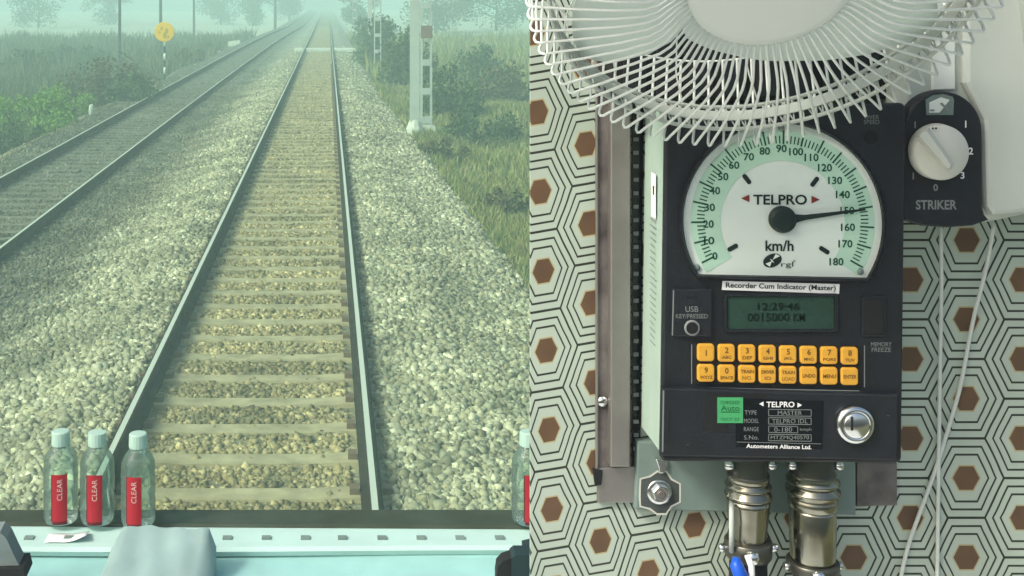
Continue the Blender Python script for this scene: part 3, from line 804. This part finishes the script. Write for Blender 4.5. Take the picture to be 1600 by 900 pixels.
m.mat('matte').slab([(926, 732), (942, 736), (940, 758), (930, 760)], .009, .006, .001)
one(m, 'bracket_plate', 'grey metal plate under the lower end of aluminium trunking', 'plate', wat(966, 786))
MB_ = MB().mat('black2'); MB_.slab([(987, top), (1008, top), (1000, 728), (987, 728)], .002, .0004)
MB_.mat('greyline')
for i in range(24): MB_.slab([(990, 215 + i * 21), (998, 215 + i * 21), (998, 221 + i * 21), (990, 221 + i * 21)], .0035, .002)
one(MB_, 'dark_strip', 'narrow dark strip in the gap between trunking and recorder', 'strip', wat(995, 720))

# ribbed dark block filling the dark area behind the fan
m = MB().mat('matte'); m.slab([(958, 0), (1392, 0), (1392, 156), (958, 156)], .045, .0005, .003)
for i in range(8): m.mat('black').slab([(975 + i * 52, 20), (1010 + i * 52, 20), (1010 + i * 52, 150), (975 + i * 52, 150)], .048, .045, .001)
one(m, 'dark_backing', 'dark ribbed block filling the dark area behind the fan blades', 'unit', wat(1175, 156))

# ------------------------------------------------------------------ speed recorder
D = .098                           # front face stands this far off the wall
rec = thing('speed_recorder', 'black train speed recorder with white half round dial and yellow keypad', 'speedometer', wat(1215, 720))
m = MB().mat('teal'); m.slab([(996, 690), (1338, 690), (1338, 806), (992, 797)], .012, .0005, .002); m.build('mounting_plate', rec)
m = MB().mat('teal_l'); m.slab([(1043, 172), (1414, 168), (1402, 716), (1036, 712)], D - .006, .0122, .004); 
m.mat('white').box((0, 0, 0), (0, 0, 0)); m.v = m.v[:-8]; m.f = m.f[:-6]; m.mi = m.mi[:-6]; m.sm = m.sm[:-6]
xl = Wp(1039, 0, D - .006).x - .0006           # printed marks on the visible left side
def side(pts, k):
    m.mat(k); m.add([Vector((xl, WALL - d, EYE - py * (WALL - .06) / K)) for d, py in pts], [tuple(range(len(pts)))])
side([(.045, 272), (.062, 272), (.062, 342), (.045, 342)], 'white')
side([(.051, 292), (.056, 292), (.056, 306), (.051, 306)], 'ink')
for i in range(26):
    py = 345 + i * 10.2; side([(.040, py), (.040 + random.uniform(.012, .026), py), (.060, py + 3), (.040, py + 2)], 'teal')
m.build('case', rec)
m = MB().mat('black')
FP = rrect(1040, 164, 1416, 722, 9); FP = [(x + (-.012 * (y - 164) if x > 1200 else -.013 * (y - 164)), y + (.006 * (x - 1040) if y > 400 else -.008 * (x - 1040))) for x, y in FP]
m.slab(FP, D, D - .0058, .0025)
D1 = D + .0004
# printed legends of the fascia
m.mat('greyline').text('OVER', 1362, 183, D1, h=6.5).text('SPEED', 1362, 190.5, D1, h=6.5)
m.text('MEMORY', 1377, 538, D1, w=32, h=6.5).text('FREEZE', 1377, 546.5, D1, w=30, h=6.5)
m.mat('matte').flat(circ(1361, 215, 11), D1)
# raised bead round the dial recess and dividing lines
m.mat('greyline').flat([(1089, 605), (1343, 610), (1343, 611.5), (1089, 606.5)], D1).flat([(1080, 538), (1081.5, 538), (1081.5, 600), (1080, 600)], D1).flat([(1350, 540), (1351.5, 540), (1351.5, 605), (1350, 605)], D1)
m.build('fascia', rec)

# dial
DCX, DCY, DR, DB = 1223, 348, 155, 431
def dial_outline(r, b, n=64):
    a0 = math.asin((b - DCY) / r); o = []
    for i in range(n + 1):
        a = a0 + (math.pi - 2 * a0 - 2 * math.pi) * i / n       # from right chord end over the top
        o.append((DCX + r * math.cos(a), DCY + r * math.sin(a) + .02 * (r * math.cos(a))))
    return o
m = MB().mat('black'); 
ro, ri = dial_outline(DR + 7, DB + 7), dial_outline(DR + .6, DB + .6)
k = len(ro)
m.rings([[Wp(x, y, D1) for x, y in ro], [Wp(x, y, D + .007) for x, y in inset(ro, 2)], [Wp(x, y, D + .007) for x, y in inset(ri, -1.5)], [Wp(x, y, D + .0006) for x, y in ri]], c0=False, c1=False)
m.build('dial_rim', rec)
m = MB().mat('dial_w'); d0 = D + .0012; m.slab(dial_outline(DR, DB), d0, D + .0003)
# green annulus, print and numerals lie on the dial plate
d1 = d0 + .0003; m.mat('dial_g')
A0, A1 = 215, -35
N = 80
for i in range(N):
    a, b = (A0 + (A1 - A0) * i / N), (A0 + (A1 - A0) * (i + 1) / N); q = []
    for ang, rr in ((a, 97), (b, 97), (b, 144), (a, 144)):
        q.append((DCX + rr * math.cos(R(ang)), min(DB - 3, DCY - rr * math.sin(R(ang))) + .02 * rr * math.cos(R(ang))))
    m.flat(q, d1)
d2 = d1 + .0003; m.mat('inkg')
def pol(v, r): 
    a = R(208 - v * (208 + 29) / 180.); return (DCX + r * math.cos(a), DCY - 2 - r * math.sin(a) + .02 * r * math.cos(a))
for v in range(0, 181, 2):
    big = v % 10 == 0; r0, r1, w = (121, 143, 1.35) if big else (122, 134, .95)
    a, b = Vector(pol(v, r0)), Vector(pol(v, r1)); t = (b - a).normalized(); nn = Vector((-t.y, t.x)) * w
    m.flat([tuple(a - nn), tuple(b - nn), tuple(b + nn), tuple(a + nn)], d2)
NUM = [(1117, 400), (1108, 376), (1107, 350), (1109, 324), (1117, 298), (1130, 276), (1147, 258), (1170, 245), (1195, 236), (1221, 232), (1244, 237), (1268, 246), (1289, 262), (1305, 282), (1317, 304), (1324, 329), (1325, 355), (1321, 381), (1307, 409)]
for v in range(19):
    t_ = str(v * 10); m.text(t_, *NUM[v], d2, h=12, w=(8, 16.5, 22)[len(t_) - 1], bold=True)
m.mat('ink')
for x, y, a in ((1167, 280, 52), (1273, 284, -52), (1145, 387, -28), (1288, 391, 32)):
    q = [(px * math.cos(R(a)) - py * math.sin(R(a)) + x, px * math.sin(R(a)) + py * math.cos(R(a)) + y) for px, py in rrect(-9, -3.6, 9, 3.6, 3.2)]
    m.flat(q, d2)
m.text('TELPRO', 1219, 312, d2, w=84, h=16, bold=True)
m.text('km/h', 1218, 384, d2, w=44, h=17, bold=True)
m.mat('red').flat([(1158, 310), (1171, 304), (1171, 316)], d2).flat([(1281, 312), (1268, 306), (1268, 318)], d2)
m.mat('ink').flat([(x + (y - 407) * -.35, y) for x, y in circ(1207, 407, 14, 28, 11)], d2)
m.text('rgl', 1230, 414, d2, w=19, h=10); m.text('o', 1241, 408, d2, w=3.5, h=3.5)
m.mat('dial_w').flat([(1207, 406), (1212, 397), (1219, 400)], d2 + .0002).flat([(1206, 408), (1196, 412), (1203, 417)], d2 + .0002).flat([(1203, 404), (1207, 406.5), (1210, 411), (1205.5, 408.5)], d2 + .0002)
m.build('dial', rec)
for px, py in ((1221, 200), (1089, 418), (1344, 424)):
    MB().mat('teal').lathe([(.003, 0), (.0028, .0012), (.001, .0016)], Wp(px, py, d1), (0, -1, 0), 14).build('screw', rec)
m = MB().mat('ink')
hc = (1221, 342); m.lathe([(.0122, 0), (.0124, .004), (.0118, .0062), (.009, .0070), (.0005, .0072)], Wp(*hc, d1), (0, -1, 0), 36)
m.slab([(1236, 334.5), (1258, 336), (1352, 326), (1353, 328.5), (1258, 344), (1238, 350)], D + .0055, D + .0042)
m.build('pointer', rec)

# white name sticker
m = MB().mat('white').slab([(1129, 439), (1312, 444), (1311, 459), (1128, 453)], D + .0009, D + .0003)
m.mat('ink').text('Recorder Cum Indicator (Master)', 1220, 448.8, D + .0012, w=172, h=10.5, rot=1.6, bold=True)
m.build('name_sticker', rec)
# display
m = MB().mat('black')
ro, ri = rrect(1130, 458, 1311, 520, 6), rrect(1137, 464, 1303, 514, 3)
m.rings([[Wp(x, y, D1) for x, y in ro], [Wp(x, y, D + .003) for x, y in inset(ro, 1)], [Wp(x, y, D + .003) for x, y in inset(ri, -1)], [Wp(x, y, D + .0006) for x, y in ri]], c0=False, c1=False)
b = m.build('display_bezel', rec)
m = MB().mat('lcd').slab(rrect(1137, 464, 1303, 514, 3), D + .0010, D + .0003)
m.mat('lcdt').text('12:29:46', 1217, 479, D + .0013, w=66, h=12, bold=True).text('0015000', 1201, 496, D + .0013, w=66, h=13, bold=True).text('KM', 1249, 496, D + .0013, w=18, h=12, bold=True)
m.build('display', rec)
# left small module
m = MB().mat('black').slab(rrect(1051, 452, 1113, 526, 3), D + .004, D + .0003, .0012)
m.mat('greyline').flat([(1051.5, 454), (1053.5, 454), (1051.5, 524), (1049.5, 524)], D + .0042)
m.mat('matte').flat([(1073, 463), (1089, 463), (1089, 467), (1073, 467)], D + .0044)
m.mat('greyline').text('USB', 1081, 483, D + .0044, w=20, h=9).text('KEY/PRESSED', 1081, 494, D + .0044, w=50, h=7)
p = Wp(1081, 512, D + .004)
m.mat('greyline').lathe([(.0072, 0), (.0072, .0015), (.0055, .0015)], p, (0, -1, 0), 24, c1=False)
m.mat('matte').lathe([(.0054, 0), (.0054, .0008)], p, (0, -1, 0), 24)
m.build('port_cover', rec)
m = MB().mat('black').slab(rrect(1347, 463, 1386, 526, 3), D + .002, D + .0003, .001)
m.mat('matte').slab(rrect(1352, 467, 1381, 522, 2), D + .0032, D + .002, .0006)
m.build('memory_hatch', rec)
# keypad
m = MB().mat('matte').slab([(x, y + .022 * (x - 1088)) for x, y in rrect(1084, 534, 1348, 601, 5)], D + .0009, D + .0003); m.build('keypad_mat', rec)
KEYS = [['1', ''], ['2', 'ABC'], ['3', 'DEF'], ['4', 'GHI'], ['5', 'JKL'], ['6', 'MNO'], ['7', 'PQRS'], ['8', 'TUV'],
        ['9', 'WXYZ'], ['0', 'SPACE'], ['TRAIN', 'NO.'], ['DRIVER', 'ID'], ['TRAIN', 'LOAD'], ['', 'UNDO'], ['', 'MENU'], ['', 'ENTER']]
for i, (a, b) in enumerate(KEYS):
    cx = 1103.5 + (i % 8) * 32.1; cy = (551.5 if i < 8 else 583.5) + (i % 8) * .75
    m = MB().mat('key').slab(rrect(cx - 13.2, cy - 13.6, cx + 13.2, cy + 13.6, 5), D + .0042, D + .0009, .0012)
    m.mat('keyt'); d = D + .0044
    if len(a) == 1:
        m.text(a, cx, cy - (5 if b else 0), d, h=9, bold=True)
        if b: m.text(b, cx, cy + 6, d, w=min(20, 5 * len(b)), h=5, bold=True)
    elif a: m.text(a, cx, cy - 4.5, d, w=20, h=5.5, bold=True).text(b, cx, cy + 5.5, d, w=5 * len(b), h=5.5)
    else: m.text(b, cx, cy, d, w=20, h=6, bold=True)
    m.build('key', rec)
# lower door
m = MB().mat('black')
DP = [(1034, 606), (1404, 617), (1403, 720), (1032, 713)]
m.slab(DP, D + .006, D + .0006, .0018); d = D + .0063
m.mat('greyline').flat([(1035.5, 610), (1038, 610), (1036.5, 706), (1034, 706)], d)
m.mat('matte').flat([(1045, 642), (1048, 642), (1047, 674), (1044, 674)], d).flat([(1106, 615), (1198, 618), (1198, 622), (1120, 622), (1140, 676), (1098, 674)], d)
for i in range(16):     # scratches on the enamel
    x, y, a, L = random.uniform(1050, 1390), random.uniform(625, 705), random.uniform(-.5, .5), random.uniform(3, 14)
    if 1095 < x + L and x < 1292 or 1292 < x + L and x < 1375: continue
    m.mat('greyline').flat([(x, y), (x + L, y + L * a), (x + L, y + L * a + .5), (x, y + .4)], d)
m.build('door', rec)
m = MB().mat('black2').slab([(1150, 623), (1287, 627), (1285, 702), (1150, 698)], D + .0066, D + .0061); d = D + .0069
m.mat('white').text('TELPRO', 1219.5, 632, d, w=44, h=9, bold=True)
m.flat([(1186, 631), (1193, 627.5), (1193, 635)], d).flat([(1253, 633), (1246, 629), (1246, 637)], d)
for i, (a, b, w) in enumerate((('TYPE', 'MASTER', 38), ('MODEL', 'TELPRO IDL', 56), ('RANGE', '0-180', 28), ('S.No.', 'MTZMQ40570', 60))):
    y = 644.5 + i * 13
    m.mat('greyline').text(a, 1169 + len(a), y, d, w=4.2 * len(a) + 2, h=6.5)
    x0, x1 = 1200.5, 1268 if i != 2 else 1247
    for q in ([(x0, y - 5.4), (x1, y - 4.6), (x1, y - 3.6), (x0, y - 4.4)], [(x0, y + 4.6), (x1, y + 5.4), (x1, y + 6.4), (x0, y + 5.6)], [(x0, y - 5.4), (x0 + 1, y - 5.4), (x0 + 1, y + 5.6), (x0, y + 5.6)], [(x1 - 1, y - 4.6), (x1, y - 4.6), (x1, y + 6.4), (x1 - 1, y + 6.4)]): m.flat(q, d)
    m.text(b, (x0 + x1) / 2, y + .6, d, w=w, h=6.8)
m.text('kmph', 1259, 671.5, d, w=18, h=6)
m.flat([(1151, 690.2), (1283, 693.2), (1283, 694), (1151, 691)], d)
m.mat('white').text('Autometers Alliance Ltd.', 1217, 697.8, d, w=102, h=6.5, rot=1.2, bold=True)
m.build('rating_plate', rec)
m = MB().mat('green').slab([(1121, 621), (1161, 621), (1161, 661), (1121, 661)], D + .0068, D + .0064)
m.mat('greent').text('CHECKED', 1141, 629, D + .0071, w=30, h=5).text('Auto', 1141, 637.5, D + .0071, w=29, h=8.5).flat([(1126, 643.2), (1156, 643.2), (1156, 644.4), (1126, 644.4)], D + .0071).text('OCT 23', 1141, 655, D + .0071, w=28, h=4.5)
m.build('inspection_sticker', rec)
m = MB(); p = Wp(1334, 662, D + .006)
m.mat('chrome').lathe([(.0175, 0), (.0175, .003), (.0165, .0055), (.0130, .0068), (.0120, .0058)], p, (0, -1, 0), 40, c1=False)
m.lathe([(.0118, .0), (.0118, .0062), (.0108, .0070), (.0004, .0070)], p, (0, -1, 0), 36)
m.mat('matte').slab(rrect(1329.5, 651, 1333.5, 673, 1.8), D + .0134, D + .0129)
m.build('lock', rec)
# bolt at the lower left of the plate
m = MB().mat('muff'); p = Wp(1030, 768, .012)
m.slab([(1030 + r_ * math.cos(a), 770 + r_ * math.sin(a)) for a, r_ in [(i * .42, 34 + 4 * math.sin(i * 2.3)) for i in range(15)]], .0123, .012)
m.mat('scrape').slab([(1030 + r_ * math.cos(a) * 1.0, 770 + r_ * math.sin(a)) for a, r_ in [(i * .42, 31 + 4 * math.sin(i * 2.3)) for i in range(15)]], .0126, .012)
m.mat('chrome').lathe([(.0125, .0006), (.0125, .002), (.011, .0025), (.0095, .0027)], p, (0, -1, 0), 30)
m.lathe([(.0082, .0022), (.0082, .006), (.0072, .0072)], p, (0, -1, 0), 6, smooth=False)
m.mat('steel_d').lathe([(.0042, .007), (.0042, .0092), (.003, .0098)], p, (0, -1, 0), 18)
m.mat('chrome').slab([(1024, 716), (1044, 720), (1042, 732), (1037, 740), (1030, 740), (1029, 731)], .016, .0125, .001)
m.build('mounting_bolt', rec)
m = MB().mat('steel_d').slab([(1339, 722), (1402, 724), (1402, 790), (1339, 792)], .006, .0005, .001)
one(m, 'backing_plate', 'stained brown grey plate at the lower right of recorder', 'plate', wat(1370, 790))

# connectors under the recorder
def connector(cx, label, tie, wide):
    dd = .052; y0 = WALL - dd; sc = (WALL - dd) / K
    root = thing('cable_connector', label, 'connector', (Wp(cx, 0, dd).x, y0, EYE - 712 * sc), 'connectors plugged in under the recorder')
    o = Wp(cx, 715, dd); ax = (0, 0, -1)
    def lt(mb, prof, n=36): return mb.lathe([(r * sc, (t - 715) * sc) for r, t in prof], o, ax, n)
    m = MB().mat('nickel_d'); lt(m, [(30 * wide, 700), (30 * wide, 737), (33 * wide, 738), (33, 742)])
    m.build('socket', root)
    m = MB().mat('nickel')
    lt(m, [(28, 738), (31, 739), (32, 741), (32, 748), (29, 751), (29, 753), (35, 756), (35, 759), (30, 762), (30, 764), (34, 766), (34, 770), (36, 771), (36, 774), (32, 777)] if not tie else [(33, 738), (36, 745), (40, 748), (40, 752), (34, 756), (34, 759), (41, 763), (41, 768), (35, 772), (38, 776), (38, 788), (34, 793)])
    m.build('coupling_ring', root)
    m = MB().mat('nickel')
    if not tie: lt(m, [(29, 777), (33, 779), (33, 786), (27, 842), (27, 846)])
    else: lt(m, [(34, 792), (35, 795), (35, 830), (34, 870), (33, 875)])
    m.build('backshell', root)
    m = MB().mat('nickel_d'); lt(m, [(34, 842), (36, 844), (36, 866), (33, 870)] if not tie else [(38, 874), (40, 876), (40, 890), (36, 893)])
    for s in (-1, 1):
        q = o + Vector((s * 36 * sc, 0, -(856 if not tie else 884) * sc + 715 * sc)); m.mat('chrome').lathe([(.004, -.002), (.004, .005), (.003, .006)], q, (s, 0, 0), 12)
    q = o + Vector((-6 * sc, -36 * sc, -(856 if not tie else 886) * sc + 715 * sc)); m.mat('chrome').lathe([(.0068, -.001), (.0066, .003), (.004, .005), (.0004, .0055)], q, (0, -1, 0), 18)
    m.build('clamp', root)
    m = MB().mat('matte'); lt(m, [(28, 864), (29, 900), (29, 1100)]); m.build('cable', root)
    for s in (-1, 1):
        q = o + Vector((s * 34 * wide * sc, -.006, -8 * sc)); m = MB().mat('chrome').lathe([(.0052, -.004), (.0052, .003), (.003, .0045)], q, (0, -.3, -1), 12); m.build('screw', root)
    if not tie:
        m = MB().mat('fang'); m.tube([Wp(1143, y_, dd + .012 + .010 * math.sin(i)) for i, y_ in enumerate((786, 800, 830, 862))], .0024, 8)
        m.build('strap', root)
connector(1169, 'slimmer metal connector with blue cable tie below the recorder', False, .95)
connector(1270, 'thicker metal connector with twisted collar, right of the other one', True, 1.05)
m = MB().mat('blue'); y_ = WALL - .052 - .026
m.tube([Vector((Wp(px, 0, .08).x, y_ - q, EYE - py * (WALL - .08) / K)) for px, py, q in ((1151, 872, 0), (1150, 882, .003), (1157, 900, .004), (1158, 940, .004))], [.003, .0062, .007, .006], 10)
m.mat('white').tube([Vector((Wp(px, 0, .08).x, y_ - q, EYE - py * (WALL - .08) / K)) for px, py, q in ((1170, 870, -.002), (1174, 885, .002), (1177, 940, .002))], .003, 8)
one(m, 'cable_tie', 'bright blue tie with white wire on the left connector cable', 'cable tie', (Wp(1158, 0, .08).x, y_, EYE - 900 * (WALL - .08) / K))
# ------------------------------------------------------------------ wall fan
FC = Vector((.3371, .9714, .022 + EYE)); th, ph = .702, -.014
FA = Vector((math.sin(ph) * math.cos(th), -math.cos(ph) * math.cos(th), -math.sin(th)))
FU = FA.cross(Vector((0, 0, 1))).normalized(); FV = FU.cross(FA)
if FU.x < 0: FU = -FU
if FV.z < 0: FV = -FV
FS = .957; ANCH = P(1575, 229, 1.06); FC = ANCH + (FC - ANCH) * FS      # the cage just clears the panel's left edge
def FP_(r, a, off): return FC + (FA * off + (FU * math.cos(a) + FV * math.sin(a)) * r) * FS
FR = .1992
fan = thing('wall_fan', 'white caged wall fan tilted down over the speed recorder', 'fan', (1.03, WALL, EYE - .24))
m = MB().mat('fanw')
NW = 88
for i in range(NW):
    a = 2 * math.pi * i / NW
    prof = [(.066, .001), (.078, .006), (.096, .018), (.106, .020), (.13, .017), (.165, .009), (.188, .003), (FR - .004, .0015), (FR - .001, -.001), (FR, -.005), (FR - .0005, -.009), (FR - .003, -.016), (.195, -.05), (.190, -.106)]
    m.tube([FP_(r, a + .09 * max(0., -o_ - .004) / .084, o_) for r, o_ in prof], .0012, 6)
m.tube([FP_(.190, 2 * math.pi * i / 72, -.106) for i in range(72)], .001, 5, True)
m.build('front_guard', fan)
m = MB().mat('fang')
ring_pts = [(.1775, -.014), (.1785, -.014), (.1790, -.026), (.1780, -.026)]
n = 96
m.rings([[FP_(r, 2 * math.pi * i / n, o_) for i in range(n)] for r, o_ in ring_pts + ring_pts[:1]], c0=False, c1=False)
for o_ in (-.005, -.033): m.tube([FP_(.180, 2 * math.pi * i / n, o_) for i in range(n)], .0018, 6, True)
for i in range(0, 16): 
    a = 2 * math.pi * (i + .5) / 16; m.tube([FP_(.180, a, -.033), FP_(.177, a, -.07), FP_(.155, a, -.105), FP_(.06, a, -.118)], .0009, 4)
for i in range(132):
    a = 2 * math.pi * i / 132; b = 2 * math.pi * (i + .5) / 132; m.tube([FP_(.1805, a, -.005), FP_(.1805, b, -.033)], .0008, 4); m.tube([FP_(.1805, b, -.033), FP_(.1805, a + 2 * math.pi / 132, -.005)], .0008, 4)
m.build('rear_guard', fan)
m = MB().mat('fanw')
m.rings([[FP_(r, 2 * math.pi * i / 64, o_) for i in range(64)] for r, o_ in ((.066, -.004), (.0695, -.002), (.0700, .0020), (.0680, .0045), (.060, .0062), (.03, .0075), (.001, .008))], smooth=True)
m.build('hub_cap', fan)
BA = [0, 6, 14, 36, 61, 75, 84, 90, 98, 102, 105, 112, 114.5, 119, 120]; BR = [.075, .10, .112, .119, .133, .148, .159, .166, .173, .175, .173, .157, .141, .122, .093]
for b0 in (-126, -246, -6):
    m = MB().mat('blade'); cols = []
    for i in range(61):
        u = 119.5 * i / 60; rt = float(np.interp(u, BA, BR)); col = []
        for j in range(9):
            v = j / 8; rr = .026 + (rt - .026) * v
            col.append(FP_(rr, R(b0 + u), -.034 + .014 * (u - 60) / 60 - .006 * math.sin(math.pi * v)))
        cols.append(col)
    m.rings(cols, close=False, c0=False, c1=False, smooth=True)
    o = m.build('blade', fan); md = o.modifiers.new('thick', 'SOLIDIFY'); md.thickness = .002; md.offset = 0
m = MB().mat('fang')
m.rings([[FP_(r, 2 * math.pi * i / 40, o_) for i in range(40)] for r, o_ in ((.028, -.03), (.03, -.085), (.062, -.09), (.066, -.14), (.055, -.17), (.02, -.18))], smooth=True)
m.build('motor', fan)
# arm and housing on the wall
nk = FC + FA * -.15
m = MB().mat('fang'); hp = Wp(1640, -60, .08)
m.tube([nk, nk + Vector((.08, .01, .03)), Vector((hp.x - .05, hp.y, hp.z + .06)), hp, Vector((hp.x + .01, hp.y + .02, hp.z - .12))], [.026, .024, .026, .034, .034], 14); m.build('arm', fan)
HO = [(1418, -150), (1405, 60), (1410, 320), (1416, 346), (1440, 353), (1482, 356), (1520, 357), (1560, 352), (1600, 344), (1640, 334), (1760, 320), (1790, 290), (1800, -150)]
m = MB().mat('fang')
def hring(e, d): return [Vector((p.x, WALL - d, p.z)) for p in [Wp(x, y, .075) for x, y in inset(HO, e)]]
m.rings([hring(0, .0005), hring(0, .052), hring(2, .060), hring(7, .066), hring(16, .070)])
m.build('housing', fan)
m = MB().mat('fanw').slab([(1457, -120), (1493, -120), (1493, 140), (1457, 141)], .0735, .0702, .001); m.build('slide_rail', fan)
# raised white body right of the black panel
BO = [(1497, -150), (1497, 120), (1536, 190), (1540, 300), (1545, 345), (1580, 346), (1790, 300), (1790, -150)]
m = MB().mat('fang')
m.slab([(1508, 130), (1537, 188), (1541, 322), (1552, 338), (1600, 334), (1640, 325), (1740, 305), (1740, -140), (1508, -140)], .080, .0702, .005); m.build('body_cover', fan)
PO = [(1412, 345)] + [(1412, 205)] + [(1474 + 61 * math.cos(t), 205 - 62 * math.sin(t)) for t in [math.pi * (1 - i / 20) for i in range(21)]][1:] + [(1535, 320), (1539, 336), (1546, 344), (1520, 353), (1480, 356), (1440, 353)]
m = MB().mat('black').slab(PO, .086, .0700, .002); d = .0864
for s_, x, y in (('1', 1509, 194), ('2', 1517, 236), ('3', 1504, 274), ('0', 1462, 293), ('1', 1430, 195), ('1', 1427, 275)): m.mat('greyline' if x < 1470 else 'white').text(s_, x, y, d, h=11, bold=True)
m.mat('greyline').text('STRIKER', 1463, 320, d, w=64, h=15, bold=True)
m.mat('teal').slab([(1447, 156), (1458, 149), (1474, 147), (1489, 151), (1491, 156), (1490, 180), (1448, 180)], .0872, .086, .0005)
m.mat('fanw').flat([(1452, 160), (1470, 152), (1484, 156), (1468, 176), (1452, 176)], .0874)
m.mat('greyline').flat([(1468, 162), (1472, 160), (1484, 172), (1481, 174)], .0876).flat([(1453, 171), (1460, 171), (1460, 174), (1453, 174)], .0876)
m.build('control_panel', fan)
m = MB().mat('knob'); p = Wp(1461, 236, .086); 
m.lathe([(.0255, 0), (.0262, .002), (.0255, .012), (.0238, .0145), (.0005, .0150)], p, (0, -1, 0), 48)
a = R(52); ca, sa = math.cos(a), math.sin(a)
def kk(u, w): return (1463 + u * ca - w * sa, 235 + u * sa + w * ca)
m.rings([[Wp(*kk(u, w), .1011) for u, w in ((-36, -13), (34, -9), (38, 0), (34, 9), (-36, 13), (-40, 0))], [Wp(*kk(u, w), .113) for u, w in ((-33, -7), (31, -4), (34, 0), (31, 4), (-33, 7), (-36, 0))]])
m.mat('matte').flat([(1456, 199), (1459, 199), (1459, 202), (1456, 202)], .1014).flat([(1461, 199), (1464, 199), (1464, 202), (1461, 202)], .1014)
m.build('knob', fan)

# hanging cords
def cord(pts, label, r=.0020):
    q = []
    for i in range(len(pts) - 1):
        for k in range(6): 
            t = k / 6; q.append(Vector(pts[i]).lerp(Vector(pts[i + 1]), t))
    q.append(Vector(pts[-1])); 
    for _ in range(3): q = [q[0]] + [(q[i - 1] + q[i] * 2 + q[i + 1]) / 4 for i in range(1, len(q) - 1)] + [q[-1]]
    one(MB().mat('cordm').tube(q, r, 7), 'pull_cord', label, 'cord', tuple(q[-1]), 'cords hanging below the fan')
cord([Wp(1470, 356, .03), Wp(1471, 450, .014), Wp(1468, 620, .006), Wp(1466, 780, .004), Wp(1463, 1000, .004)], 'pale cord hanging straight down below the fan control panel')
cord([Wp(1553, 350, .03), Wp(1541, 420, .014), Wp(1520, 500, .007), Wp(1500, 610, .005), Wp(1460, 740, .004), Wp(1415, 860, .004), Wp(1390, 1000, .004)], 'pale cord curving down to the left across the hexagon wall')

for o in ALL:
    if '_at' in o: del o['_at']
print('stones ok', len(bpy.data.objects))
